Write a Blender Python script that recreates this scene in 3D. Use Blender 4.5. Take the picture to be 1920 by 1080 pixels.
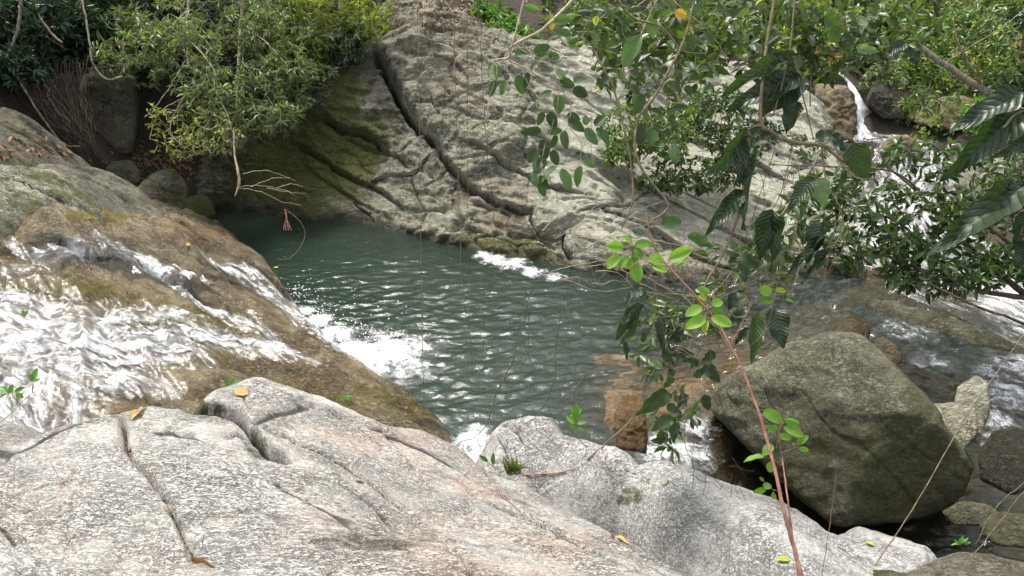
import bpy, math, random
import numpy as np
from mathutils import Vector, Matrix

for o in list(bpy.data.objects):
    bpy.data.objects.remove(o, do_unlink=True)
scene = bpy.context.scene
COL = scene.collection

# ------------------------------------------------------------------ camera
CAM = np.array([0.0, 0.0, 4.4]); PITCH = math.radians(25.0); FPX = 1478.0
cam_data = bpy.data.cameras.new('camera'); cam_data.sensor_width = 36.0
cam_data.lens = FPX / 1920.0 * 36.0; cam_data.clip_start = 0.05; cam_data.clip_end = 500
cam = bpy.data.objects.new('camera', cam_data); COL.objects.link(cam)
cam.location = CAM; cam.rotation_euler = (math.radians(90) - PITCH, 0, 0)
scene.camera = cam

# ------------------------------------------------------------------ light
SUN_EL, SUN_AZ = math.radians(66), math.radians(-35)     # azimuth measured from +Y towards +X
world = bpy.data.worlds.new('World'); scene.world = world; world.use_nodes = True
wn = world.node_tree; wn.nodes.clear()
w_out = wn.nodes.new('ShaderNodeOutputWorld'); w_bg = wn.nodes.new('ShaderNodeBackground')
w_sky = wn.nodes.new('ShaderNodeTexSky'); w_hs = wn.nodes.new('ShaderNodeHueSaturation')
w_sky.sky_type = 'NISHITA'; w_sky.sun_disc = False
w_sky.sun_elevation = SUN_EL; w_sky.sun_rotation = SUN_AZ
w_sky.air_density = 1.0; w_sky.dust_density = 3.0; w_sky.ozone_density = 1.0
w_hs.inputs['Saturation'].default_value = 0.22
w_bg.inputs['Strength'].default_value = 0.10
wn.links.new(w_sky.outputs[0], w_hs.inputs['Color']); wn.links.new(w_hs.outputs[0], w_bg.inputs[0])
wn.links.new(w_bg.outputs[0], w_out.inputs[0])
sun_d = bpy.data.lights.new('sun', 'SUN'); sun_d.energy = 1.5; sun_d.angle = math.radians(11)
sun_d.color = (1.0, 0.94, 0.85)
sun = bpy.data.objects.new('sun', sun_d); COL.objects.link(sun); sun.location = (-6, 4, 20)
sdir = Vector((math.sin(SUN_AZ) * math.cos(SUN_EL), math.cos(SUN_AZ) * math.cos(SUN_EL), math.sin(SUN_EL)))
sun.rotation_euler = sdir.to_track_quat('Z', 'Y').to_euler()
scene.view_settings.view_transform = 'Standard'; scene.view_settings.look = 'None'
scene.view_settings.exposure = 2.1; scene.view_settings.gamma = 1.0
scene.view_settings.use_curve_mapping = False
scene.cycles.max_bounces = 7; scene.cycles.transparent_max_bounces = 16
scene.cycles.diffuse_bounces = 3; scene.cycles.glossy_bounces = 3; scene.cycles.caustics_reflective = False
scene.cycles.caustics_refractive = False

# ------------------------------------------------------------------ helpers: tags
def tag(o, label=None, cat=None, group=None, kind=None):
    if label: o['label'] = label
    if cat: o['category'] = cat
    if group: o['group'] = group
    if kind: o['kind'] = kind
    return o
def empty(name, loc, label=None, cat=None, group=None):
    o = bpy.data.objects.new(name, None); COL.objects.link(o); o.location = tuple(loc)
    o.empty_display_size = 0.1
    return tag(o, label, cat, group)
def link(name, mesh, mat=None, parent=None, loc=None):
    o = bpy.data.objects.new(name, mesh); COL.objects.link(o)
    if mat is not None and not mesh.materials: mesh.materials.append(mat)
    if parent is not None:
        o.parent = parent
        if loc is None: o.matrix_parent_inverse = Matrix.Translation(-parent.location)
    if loc is not None: o.location = tuple(loc)
    return o

# ------------------------------------------------------------------ helpers: numpy meshes
def mesh_np(name, verts, faces, attrs=None, smooth=True, uv=None):
    """faces: list of int arrays (n,3) / (n,4)"""
    if not isinstance(faces, (list, tuple)): faces = [faces]
    faces = [f for f in faces if len(f)]
    me = bpy.data.meshes.new(name)
    verts = np.ascontiguousarray(verts, dtype=np.float32)
    me.vertices.add(len(verts)); me.vertices.foreach_set('co', verts.ravel())
    li = np.concatenate([f.ravel() for f in faces]).astype(np.int32)
    tot = np.concatenate([np.full(len(f), f.shape[1]) for f in faces]).astype(np.int32)
    st = np.concatenate([[0], np.cumsum(tot)[:-1]]).astype(np.int32)
    me.loops.add(len(li)); me.loops.foreach_set('vertex_index', li)
    me.polygons.add(len(tot)); me.polygons.foreach_set('loop_start', st); me.polygons.foreach_set('loop_total', tot)
    if smooth: me.polygons.foreach_set('use_smooth', np.ones(len(tot), dtype=bool))
    for k, a in (attrs or {}).items():
        at = me.attributes.new(k, 'FLOAT', 'POINT'); at.data.foreach_set('value', np.ascontiguousarray(a, dtype=np.float32))
    if uv is not None:
        ul = me.uv_layers.new(name='UVMap'); ul.data.foreach_set('uv', np.ascontiguousarray(uv[li], dtype=np.float32).ravel())
    me.update(calc_edges=True); me.validate()
    return me

def _h(ix, iy, seed):
    h = (ix.astype(np.uint32) * np.uint32(374761393) + iy.astype(np.uint32) * np.uint32(668265263) + np.uint32((seed * 2246822519) & 0xffffffff))
    h = (h ^ (h >> np.uint32(13))) * np.uint32(1274126177)
    return h ^ (h >> np.uint32(16))
def gn(x, y, seed=0):
    """2-D gradient noise, about -1..1"""
    xf = np.floor(x); yf = np.floor(y); fx = x - xf; fy = y - yf
    xi = xf.astype(np.int64); yi = yf.astype(np.int64)
    sx = fx * fx * fx * (fx * (fx * 6 - 15) + 10); sy = fy * fy * fy * (fy * (fy * 6 - 15) + 10)
    def g(dx, dy):
        a = _h(xi + dx, yi + dy, seed).astype(np.float64) * (2 * math.pi / 4294967296.0)
        return np.cos(a) * (fx - dx) + np.sin(a) * (fy - dy)
    n0 = g(0, 0) * (1 - sx) + g(1, 0) * sx; n1 = g(0, 1) * (1 - sx) + g(1, 1) * sx
    return (n0 * (1 - sy) + n1 * sy) * 1.45
def fbm(x, y, o=4, seed=0, gain=.5, ridged=False):
    x = np.asarray(x, float); y = np.asarray(y, float); s = np.zeros_like(x); a = 1.0; t = 0
    for i in range(o):
        n = gn(x * 2 ** i + 17.3 * i, y * 2 ** i - 9.1 * i, seed + i * 31)
        s += a * (1 - 2 * np.abs(n) if ridged else n); t += a; a *= gain
    return s / t
def facet(x, y, seed=0, soft=.10):
    """broken rock: tilted flat cells; returns height (about -1..1) and closeness to a cell border (0..1)"""
    xi = np.floor(x).astype(np.int64); yi = np.floor(y).astype(np.int64); f1 = np.full(x.shape, 9e9); f2 = f1.copy(); h1 = np.zeros_like(x); h2 = h1.copy()
    k = 1 / 4294967296.0
    for dx in (-1, 0, 1):
        for dy in (-1, 0, 1):
            a, b = xi + dx, yi + dy; cx = a + _h(a, b, seed) * k; cy = b + _h(a, b, seed + 1) * k; d = np.hypot(x - cx, y - cy)
            h = (_h(a, b, seed + 2) * k - .5) + (_h(a, b, seed + 3) * k - .5) * 1.5 * (x - cx) + (_h(a, b, seed + 4) * k - .5) * 1.5 * (y - cy)
            n1 = d < f1; n2 = ~n1 & (d < f2)
            f2 = np.where(n1, f1, np.where(n2, d, f2)); h2 = np.where(n1, h1, np.where(n2, h, h2)); f1 = np.where(n1, d, f1); h1 = np.where(n1, h, h1)
    e = f2 - f1; t = np.clip(e / soft, 0, 1); t = t * t * (3 - 2 * t)
    return (h1 * (.5 + .5 * t) + h2 * (.5 - .5 * t)) * 1.3, np.exp(-(e / .035) ** 2)
def sstep(a, b, x):
    t = np.clip((x - a) / (b - a), 0, 1); return t * t * (3 - 2 * t)

class TPS:
    def __init__(s, pts, lam=1e-4):
        p = np.asarray(pts, float); s.p = p[:, :2]; n = len(p)
        d = np.linalg.norm(s.p[:, None] - s.p[None], axis=2)
        K = np.where(d > 0, d * d * np.log(d + 1e-12), 0) + lam * np.eye(n)
        A = np.zeros((n + 3, n + 3)); A[:n, :n] = K; A[:n, n] = 1; A[:n, n + 1:] = s.p; A[n, :n] = 1; A[n + 1:, :n] = s.p.T
        s.w = np.linalg.solve(A, np.concatenate([p[:, 2], np.zeros(3)]))
    def __call__(s, u, v):
        u = np.asarray(u, float); sh = u.shape; u = u.ravel(); v = np.asarray(v, float).ravel()
        r = np.full(len(u), s.w[-3]) + s.w[-2] * u + s.w[-1] * v
        for (a, b), w in zip(s.p, s.w[:-3]):
            d2 = (u - a) ** 2 + (v - b) ** 2
            r += w * 0.5 * d2 * np.log(d2 + 1e-18)
        return r.reshape(sh)

CF = np.array([0, math.cos(PITCH), -math.sin(PITCH)]); CU = np.array([0, math.sin(PITCH), math.cos(PITCH)]); CR = np.array([1.0, 0, 0])
def ray(px, py):
    return CF + (px - 960.0) / FPX * CR + (540.0 - py) / FPX * CU
def Pz(px, py, z):
    d = ray(px, py); return CAM + d * ((z - CAM[2]) / d[2])
def Py(px, py, y):
    d = ray(px, py); return CAM + d * (y / d[1])
def Pd(px, py, dep):
    """point at distance dep along the viewing axis"""
    return CAM + ray(px, py) * dep
def proj(p):
    q = np.asarray(p, float) - CAM
    dz = q @ CF
    return np.stack([960 + FPX * (q @ CR) / dz, 540 - FPX * (q @ CU) / dz, dz], -1)

def poly_sd(u, v, poly):
    """signed distance to a polygon (negative inside), vectorised"""
    poly = np.asarray(poly, float); d2 = np.full(u.shape, 1e18); ins = np.zeros(u.shape, bool)
    for i in range(len(poly)):
        a = poly[i]; b = poly[(i + 1) % len(poly)]; e = b - a
        t = np.clip(((u - a[0]) * e[0] + (v - a[1]) * e[1]) / (e @ e + 1e-12), 0, 1)
        d2 = np.minimum(d2, (u - a[0] - t * e[0]) ** 2 + (v - a[1] - t * e[1]) ** 2)
        c = (a[1] > v) != (b[1] > v)
        if e[1] != 0: ins ^= c & (u < e[0] * (v - a[1]) / e[1] + a[0])
    d = np.sqrt(d2); return np.where(ins, -d, d)
def line_sd(u, v, pl):
    """distance to a polyline, side sign (+ = left of travel), parameter 0..1 along it"""
    pl = np.asarray(pl, float); best = np.full(u.shape, 1e18); side = np.ones(u.shape); par = np.zeros(u.shape)
    L = np.concatenate([[0], np.cumsum(np.linalg.norm(np.diff(pl, axis=0), axis=1))])
    for i in range(len(pl) - 1):
        a = pl[i]; e = pl[i + 1] - a; ee = e @ e + 1e-12
        t = np.clip(((u - a[0]) * e[0] + (v - a[1]) * e[1]) / ee, 0, 1)
        dx = u - a[0] - t * e[0]; dy = v - a[1] - t * e[1]; d2 = dx * dx + dy * dy
        m = d2 < best; best = np.where(m, d2, best)
        side = np.where(m, np.sign(e[0] * dy - e[1] * dx + 1e-15), side); par = np.where(m, (L[i] + t * math.sqrt(ee)) / L[-1], par)
    return np.sqrt(best), side, par
def smooth_line(pts, n=8):
    """Catmull-Rom through pts"""
    p = np.asarray(pts, float); q = np.concatenate([[2 * p[0] - p[1]], p, [2 * p[-1] - p[-2]]]); out = []
    for i in range(1, len(q) - 2):
        for t in np.linspace(0, 1, n, endpoint=False):
            a, b, c, d = q[i - 1], q[i], q[i + 1], q[i + 2]
            out.append(.5 * (2 * b + (c - a) * t + (2 * a - 5 * b + 4 * c - d) * t * t + (3 * b - a - 3 * c + d) * t ** 3))
    out.append(p[-1]); return np.array(out)

# ------------------------------------------------------------------ helpers: materials
class NT:
    def __init__(s, name):
        s.m = bpy.data.materials.new(name); s.m.use_nodes = True; s.t = s.m.node_tree; s.t.nodes.clear()
        s.out = s.n('OutputMaterial')
    def n(s, typ, **kw):
        nd = s.t.nodes.new('ShaderNode' + typ)
        for k, v in kw.items(): setattr(nd, k, v)
        return nd
    def l(s, a, b): s.t.links.new(a, b)
    def put(s, sock, v):
        if hasattr(v, 'is_output') or isinstance(v, bpy.types.NodeSocket): s.l(v, sock)
        elif isinstance(v, (tuple, list)) and len(v) == 3 and sock.type == 'RGBA': sock.default_value = (*v, 1)
        else: sock.default_value = v
    def math(s, op, a, b=0.0, c=None, clamp=False):
        nd = s.n('Math', operation=op, use_clamp=clamp); s.put(nd.inputs[0], a); s.put(nd.inputs[1], b)
        if c is not None: s.put(nd.inputs[2], c)
        return nd.outputs[0]
    def mix(s, f, a, b, blend='MIX'):
        nd = s.n('Mix', data_type='RGBA', blend_type=blend); s.put(nd.inputs[0], f); s.put(nd.inputs[6], a); s.put(nd.inputs[7], b)
        return nd.outputs[2]
    def ramp(s, f, a, b):
        nd = s.n('MapRange', interpolation_type='SMOOTHSTEP'); s.put(nd.inputs[0], f); nd.inputs[1].default_value = a; nd.inputs[2].default_value = b
        return nd.outputs[0]
    def attr(s, name): return s.n('Attribute', attribute_name=name).outputs['Fac']
    def noise(s, vec, scale, detail=4, rough=.55, dist=0.0):
        nd = s.n('TexNoise'); s.put(nd.inputs['Vector'], vec); nd.inputs['Scale'].default_value = scale
        nd.inputs['Detail'].default_value = detail; nd.inputs['Roughness'].default_value = rough; nd.inputs['Distortion'].default_value = dist
        return nd.outputs['Fac']
    def mapping(s, vec, rot=(0, 0, 0), scale=(1, 1, 1)):
        nd = s.n('Mapping'); s.put(nd.inputs['Vector'], vec); nd.inputs['Rotation'].default_value = rot; nd.inputs['Scale'].default_value = scale
        return nd.outputs[0]
    def bump(s, h, dist, strength=1.0, normal=None):
        nd = s.n('Bump'); s.put(nd.inputs['Height'], h); nd.inputs['Distance'].default_value = dist; nd.inputs['Strength'].default_value = strength
        if normal is not None: s.l(normal, nd.inputs['Normal'])
        return nd.outputs[0]
    def bsdf(s, color, rough=.6, normal=None, spec=.5):
        nd = s.n('BsdfPrincipled'); s.put(nd.inputs['Base Color'], color); s.put(nd.inputs['Roughness'], rough)
        s.put(nd.inputs['Specular IOR Level'], spec)
        if normal is not None: s.l(normal, nd.inputs['Normal'])
        return nd.outputs[0]
    def done(s, shader):
        s.l(shader, s.out.inputs['Surface']); return s.m

def rock_material(name, light, mid, dark, warm, fol_rot=(0, 0, 0), fleck=.55, moss_a=(.055, .06, .018), moss_b=(.11, .10, .03),
                  lichen=.0, bump=.010, fs=(1, 3.2, 3.2), warm_amt=.5, ls=9.0, line=.85, pale=None):
    """granite: pale crystals, dark mica flecks drawn out along the grain, warm feldspar, lichen, moss, wet film"""
    t = NT(name); co = t.n('TexCoord').outputs['Object']
    g = t.mapping(co, rot=fol_rot, scale=fs)
    big = t.noise(co, .9, 5, .6); med = t.noise(co, 5.0, 6, .62); fine = t.noise(g, 26, 8, .68, .3); grit = t.noise(co, 95, 4, .7)
    col = t.mix(t.ramp(med, .35, .66), mid, light)
    col = t.mix(t.math('MULTIPLY', t.ramp(big, .46, .68), warm_amt), col, warm)
    col = t.mix(t.math('MULTIPLY', t.ramp(t.noise(co, 2.1, 6, .65), .52, .72), .35), col, dark)
    fl = t.ramp(fine, .50 - .04 * fleck, .41 - .04 * fleck)
    l1 = t.noise(g, ls, 5, .62, .6); l2 = t.noise(g, ls * 3.1, 4, .65, .5)
    ln1 = t.ramp(t.math('ABSOLUTE', t.math('SUBTRACT', l1, .5)), .030, .004); ln2 = t.ramp(t.math('ABSOLUTE', t.math('SUBTRACT', l2, .5)), .050, .008)
    lp = t.ramp(t.noise(co, 1.3, 4, .6), .36, .60); lq = t.ramp(t.noise(co, 2.6, 4, .6), .40, .58)
    lines = t.math('MAXIMUM', t.math('MULTIPLY', ln1, t.math('MULTIPLY_ADD', lp, .75, .2)), t.math('MULTIPLY', ln2, t.math('MULTIPLY_ADD', lq, .65, .2)))
    col = t.mix(t.math('MULTIPLY', lines, line), col, tuple(c * .55 for c in dark))
    patch = t.ramp(t.noise(co, 1.7, 4, .6), .25, .65)
    col = t.mix(t.math('MULTIPLY', fl, t.math('MULTIPLY_ADD', patch, .5 * fleck, .5 * fleck)), col, dark)
    col = t.mix(t.math('MULTIPLY', t.ramp(grit, .52, .34), .55), col, dark)
    col = t.mix(t.math('MULTIPLY', t.ramp(grit, .58, .72), .5), col, tuple(min(.8, c * 1.35) for c in light))
    if lichen: col = t.mix(t.math('MULTIPLY', t.ramp(t.noise(co, 7.5, 7, .7), .56, .63), lichen), col, (.30, .33, .23))
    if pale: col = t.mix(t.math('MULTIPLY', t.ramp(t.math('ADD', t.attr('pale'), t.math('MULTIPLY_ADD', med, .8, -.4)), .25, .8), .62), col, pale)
    # dark brown-black cyanobacteria streaks, and shade put into the cliff, ridge and boulder colour
    st = t.attr('stain'); sn = t.noise(g, 5.0, 6, .65)
    stm = t.ramp(t.math('ADD', st, t.math('MULTIPLY_ADD', sn, .9, -.45)), .30, .70)
    col = t.mix(t.math('MULTIPLY', stm, .85), col, (.046, .040, .028))
    tn = t.attr('rust'); tm = t.ramp(t.math('ADD', tn, t.math('MULTIPLY_ADD', t.noise(co, 6, 6, .65), 1.0, -.5)), .35, .75)
    col = t.mix(t.math('MULTIPLY', tm, .75), col, t.mix(med, (.10, .048, .014), (.32, .165, .045)))
    mo = t.attr('moss'); mn = t.noise(co, 9, 8, .7)
    mm = t.ramp(t.math('ADD', mo, t.math('MULTIPLY_ADD', mn, 1.3, -.65)), .40, .72)
    col = t.mix(mm, col, t.mix(t.ramp(t.noise(co, 34, 5, .7), .35, .65), moss_a, moss_b))
    cr = t.attr('crack'); crm = t.ramp(t.math('ADD', cr, t.math('MULTIPLY_ADD', grit, .5, -.25)), .34, .72)
    col = t.mix(t.math('MULTIPLY', crm, .88), col, (.040, .034, .024))
    wt = t.attr('wet')
    wm = t.ramp(t.math('ADD', wt, t.math('MULTIPLY_ADD', t.noise(co, 3.2, 6, .65), .8, -.4)), .30, .62)
    col = t.mix(t.math('MULTIPLY', wm, .62), col, t.mix(1.0, col, (.42, .38, .30), 'MULTIPLY'))
    rg = t.math('MULTIPLY_ADD', wm, -.52, .78)
    h = t.math('ADD', t.math('MULTIPLY', fine, 1.0), t.math('MULTIPLY_ADD', grit, .55, t.math('MULTIPLY', med, 1.2)))
    h = t.math('ADD', h, t.math('MULTIPLY', t.math('MULTIPLY', mm, mn), 1.5))
    h = t.math('SUBTRACT', h, t.math('MULTIPLY', lines, .9))
    nrm = t.bump(h, bump, 1.0)
    return t.done(t.bsdf(col, rg, nrm, .4))
# ------------------------------------------------------------------ rock patches
class Frame:
    def __init__(s, O, N):
        s.O = np.array(O, float); s.N = np.array(N, float) / np.linalg.norm(N)
        s.U = np.array([1.0, 0, 0]); s.U -= s.N * (s.U @ s.N); s.U /= np.linalg.norm(s.U); s.V = np.cross(s.N, s.U)
    def to(s, p):
        q = np.asarray(p, float) - s.O; return np.stack([q @ s.U, q @ s.V, q @ s.N], -1)
    def back(s, u, v, h):
        return s.O + u[..., None] * s.U + v[..., None] * s.V + h[..., None] * s.N
UPF = Frame((0, 0, 0), (0, 0, 1))

def cpt(c):
    """(px,py,z) | (px,py,'y',y) | ('w',x,y,z)"""
    if c[0] == 'w': return np.array(c[1:], float)
    if len(c) == 4: return Py(c[0], c[1], c[3])
    return Pz(*c)

class Patch:
    """a rock surface: thin-plate base through control points, seen along its own normal"""
    def __init__(s, frame, ctrl, lam=1e-3):
        s.f = frame; s.c = np.array([cpt(c) for c in ctrl]); s.tps = TPS(s.f.to(s.c), lam)
        s.dmin = max(.8, proj(s.c)[:, 2].min() * .7); s.dmax = proj(s.c)[:, 2].max() * 1.3
    def hit(s, px, py):
        """pixel -> (u,v) on the base surface"""
        t = np.linspace(s.dmin, s.dmax, 500); p = CAM + ray(px, py)[None] * t[:, None]
        q = s.f.to(p); g = q[:, 2] - s.tps(q[:, 0], q[:, 1])
        k = np.nonzero((g[:-1] > 0) & (g[1:] <= 0))[0]
        if len(k):
            i = k[0]; a = g[i] / (g[i] - g[i + 1]); return (q[i] * (1 - a) + q[i + 1] * a)[:2]
        return q[np.argmin(np.abs(g))][:2]
    def line(s, pts):
        return np.array([s.f.to(np.array(p[1:], float))[:2] if p[0] == 'w' else s.hit(*p) for p in pts])
    def build(s, name, mat, outline, res, noise, cracks=(), slope=2.4, rnd=.06, dmax=.5, edge_n=.05, masks=None, parent=None, seed=1, clip=None, margin=.5):
        poly = s.line(outline); lo = poly.min(0) - margin; hi = poly.max(0) + margin
        nu = int((hi[0] - lo[0]) / res) + 2; nv = int((hi[1] - lo[1]) / res) + 2
        u, v = np.meshgrid(np.linspace(lo[0], hi[0], nu), np.linspace(lo[1], hi[1], nv))
        u = u.ravel(); v = v.ravel()
        sd = poly_sd(u, v, poly) + edge_n * fbm(u * 2.2, v * 2.2, 4, seed + 5) + edge_n * .35 * fbm(u * 11, v * 11, 3, seed + 6)
        keep = sd < dmax
        h = s.tps(u, v)
        nz = noise(u, v); crk = np.zeros_like(u)
        if isinstance(nz, tuple): nz, crk = nz
        h += nz
        wu = u + .022 * fbm(u * 5, v * 5, 4, seed + 9, .6); wv = v + .022 * fbm(u * 5, v * 5, 4, seed + 10, .6)
        for c in cracks:
            pl = smooth_line(s.line(c['p']), 5); R = max(c.get('w', .02) * 6, c.get('L', .0) * 4) + .1
            idx = np.nonzero((wu > pl[:, 0].min() - R) & (wu < pl[:, 0].max() + R) & (wv > pl[:, 1].min() - R) & (wv < pl[:, 1].max() + R))[0]
            if not len(idx): continue
            d, sg, par = line_sd(wu[idx], wv[idx], pl)
            tp = np.clip(np.minimum(par, 1 - par) * c.get('taper', 6), 0, 1) ** .7
            ww = c.get('w', .02) * (.65 + .5 * fbm(u[idx] * 6, v[idx] * 6, 2, seed + 77))
            g = np.exp(-(d / ww) ** 2) * tp
            h[idx] -= c.get('d', .03) * g
            crk[idx] = np.maximum(crk[idx], np.exp(-(d / (ww * .8)) ** 2) * tp * c.get('dirt', .8))
            if 'up' in c:      # one side stands proud of the other
                sgn = sg * c.get('side', 1)
                h[idx] += np.where(sgn > 0, c['up'] * np.exp(-d / c['L']), -c['up'] * c.get('under', .5) * np.exp(-d / c['L'])) * tp
        x = sd / rnd
        h -= slope * rnd * np.where(x > 20, x, np.log1p(np.exp(np.minimum(x, 20))))
        P = s.f.back(u, v, h)
        idg = np.arange(nu * nv).reshape(nv, nu)
        q = np.stack([idg[:-1, :-1], idg[:-1, 1:], idg[1:, 1:], idg[1:, :-1]], -1).reshape(-1, 4)
        kq = keep[q].all(1)
        if clip is not None: kq &= clip(P)[q].any(1)
        q = q[kq]
        used = np.zeros(nu * nv, bool); used[q] = True; rm = np.cumsum(used) - 1
        at = {'moss': np.zeros_like(u), 'wet': np.zeros_like(u), 'stain': np.zeros_like(u), 'rust': np.zeros_like(u), 'pale': np.zeros_like(u), 'crack': crk}
        if masks:
            pp = proj(P)
            for k, a in masks(P, pp, u, v, sd).items(): at[k] = np.maximum(at[k], a) if k == 'crack' else a
        me = mesh_np(name, P[used], rm[q], {k: a[used] for k, a in at.items()})
        o = link(name, me, mat, parent); s.P = P[used]; s.obj = o
        return o

def blob(pp, cx, cy, rx, ry, soft=.6):
    """soft patch around a seen point (a stained or shaded spot, a moss cushion) - position looked up through the camera, stored on the rock"""
    d = np.sqrt(((pp[:, 0] - cx) / rx) ** 2 + ((pp[:, 1] - cy) / ry) ** 2)
    return np.clip((1 + soft - d) / (2 * soft), 0, 1)

M_SLAB = rock_material('pale_granite', (.76, .735, .68), (.64, .61, .555), (.17, .16, .145), (.72, .56, .46), fol_rot=(0, 0, math.radians(28)), fleck=.68, bump=.028, fs=(1, 3.0, 3.0), ls=9.5, warm_amt=.9, line=1.0)
M_SLAB2 = rock_material('grey_granite', (.68, .665, .63), (.52, .51, .48), (.15, .145, .135), (.42, .37, .34), fol_rot=(0, 0, math.radians(40)), fleck=.66, bump=.018, fs=(1, 1.8, 1.8), warm_amt=.25, ls=12)
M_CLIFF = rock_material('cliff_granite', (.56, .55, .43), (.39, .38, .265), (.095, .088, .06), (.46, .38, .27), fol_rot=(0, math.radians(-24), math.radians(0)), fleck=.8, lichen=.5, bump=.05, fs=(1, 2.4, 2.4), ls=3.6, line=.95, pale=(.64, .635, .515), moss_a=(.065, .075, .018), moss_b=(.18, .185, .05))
M_SLIDE = rock_material('wet_brown_granite', (.44, .375, .25), (.26, .205, .115), (.06, .048, .028), (.38, .25, .11), fol_rot=(0, 0, math.radians(35)), fleck=.85, bump=.035, fs=(1, 2.6, 2.6), ls=6, moss_a=(.12, .105, .014), moss_b=(.26, .215, .035))
M_BANK = rock_material('bank_granite', (.34, .33, .255), (.20, .19, .135), (.06, .055, .04), (.24, .17, .10), fleck=.75, lichen=.4, bump=.035, ls=5, moss_a=(.05, .06, .015), moss_b=(.12, .12, .03))
M_BOULDER = rock_material('mossy_granite', (.24, .235, .155), (.12, .115, .066), (.034, .031, .018), (.16, .13, .07), fleck=.8, lichen=.35, bump=.035, fs=(1, 1.6, 1.6), moss_a=(.050, .052, .020), moss_b=(.115, .112, .048), ls=6, line=.8)

# ---- 1 the pale slab under the photographer
slab = Patch(UPF, [(0, 1080, 1.95), (500, 1080, 1.92), (960, 1080, 1.66), (1150, 1080, 1.36), (1330, 1080, 1.0), (0, 930, 1.88), (0, 790, 1.74),
                   (230, 800, 1.74), (200, 900, 1.84), (400, 770, 1.60), (450, 718, 1.56), (620, 760, 1.42), (760, 805, 1.2), (860, 850, 1.0),
                   (960, 905, .86), (1100, 965, .82), (1250, 1050, .93), (600, 900, 1.63), (800, 960, 1.42), (-250, 800, 1.7),
                   ('w', -3.5, 1.0, 2.3), ('w', 0, .5, 2.5), ('w', 1.4, 1.0, 1.75), ('w', 0, -.8, 2.7), ('w', -2, -.8, 2.75)])
def slab_noise(u, v):
    a = math.radians(-32); c, s = math.cos(a), math.sin(a); p = c * u + s * v; q = -s * u + c * v
    w = .04 * fbm(u * 2, v * 2, 3, 21)
    n = .045 * fbm(u * .9, v * .9, 3, 3) + .022 * fbm(p * 1.3, q * 4.5, 4, 8, ridged=True)
    n -= .012 * np.exp(-(gn((p + w) * 1.5, (q + w) * 4.4, 46) / .035) ** 2) * sstep(-.2, .3, gn(u * .8, v * .8, 47))
    n += .009 * fbm(p * 9, q * 24, 4, 12, .6) + .004 * fbm(u * 38, v * 38, 3, 15)
    fa, ea = facet((p + w) * .55 + 3.3, (q + w) * 1.25 + .4, 331); fb, eb = facet((p + w) * 1.5, (q + w) * 4.0, 341); mk = sstep(-.1, .3, gn(u * .9, v * .9, 48))
    n += .055 * fa + .018 * fb * (.3 + .7 * mk) - .022 * ea - .008 * eb * mk
    m2 = sstep(-.15, .25, gn(u * 1.3 + 5, v * 1.3, 50)); return n, .85 * ea * m2 + .5 * eb * mk
slab_cracks = [
    dict(p=[(224, 770), (232, 810), (240, 850), (262, 880), (285, 905), (305, 930), (318, 955), (335, 990), (355, 1030), (368, 1062)], w=.024, d=.085, up=.03, L=.12, side=-1, taper=9),
    dict(p=[(362, 762), (400, 772), (440, 790), (470, 815), (490, 835), (510, 855), (548, 875)], w=.036, d=.17, up=.06, L=.14, side=1, taper=10),
    dict(p=[(452, 745), (462, 775), (475, 800)], w=.010, d=.025),
    dict(p=[(478, 812), (520, 822), (570, 840), (640, 870), (690, 905), (740, 945), (800, 985)], w=.014, d=.045, up=.02, L=.08, side=1),
    dict(p=[(620, 905), (660, 925), (700, 955), (745, 995)], w=.016, d=.05, up=.02, L=.1, side=1),
    dict(p=[(838, 1042), (868, 1060), (890, 1085)], w=.022, d=.08),
    dict(p=[(700, 790), (725, 815), (760, 850), (775, 880)], w=.014, d=.03, up=.02, L=.12, side=-1),
    dict(p=[(0, 945), (40, 925), (95, 915), (150, 900)], w=.010, d=.03), dict(p=[(0, 865), (80, 845), (180, 812)], w=.008, d=.014),
    dict(p=[(420, 835), (450, 825), (475, 850), (510, 865)], w=.03, d=.05, up=.03, L=.12, side=-1),
    dict(p=[(560, 728), (620, 770), (680, 800), (730, 850)], w=.010, d=.02), dict(p=[(130, 900), (135, 960), (120, 1020)], w=.006, d=.014, dirt=.5),
    dict(p=[(830, 850), (900, 905), (960, 950), (1060, 1020)], w=.012, d=.025, up=.015, L=.1, side=1),
    dict(p=[(880, 930), (1000, 990), (1150, 1070)], w=.010, d=.02, up=.02, L=.12, side=1),
    dict(p=[(1053, 934), (1085, 942), (1120, 960), (1142, 985)], w=.02, d=.05, up=.02, L=.06, side=-1)]
def slab_masks(P, pp, u, v, sd):
    m = .75 * blob(pp, 405, 770, 50, 16) + .6 * blob(pp, 480, 840, 30, 40) + .35 * blob(pp, 620, 880, 90, 50)
    m += .45 * sstep(.12, -.02, -sd) * sstep(.1, .4, fbm(u * 2, v * 2, 3, 90) + .2)
    st = .30 * sstep(.0, .5, fbm(u * 1.2 + v, v * 3, 4, 71)) + .35 * blob(pp, 640, 1000, 130, 70) + .2 * blob(pp, 900, 960, 200, 60)
    return dict(moss=np.clip(m, 0, 1), stain=st)
SLAB_EDGE = [(-500, 850), (-160, 812), (58, 803), (120, 776), (200, 770), (235, 762), (262, 751), (330, 756), (366, 762), (382, 736), (440, 717), (500, 708), (560, 725),
             (620, 745), (690, 776), (722, 790), (790, 801), (860, 836), (900, 868), (930, 880), (985, 890), (1040, 928), (1150, 990), (1230, 1030), (1330, 1085),
             ('w', 1.3, 2.0, 1.2), ('w', 1.5, .5, 1.5), ('w', .8, -1, 2), ('w', -3.5, -1, 2.5), ('w', -4.5, 2, 2)]
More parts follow.
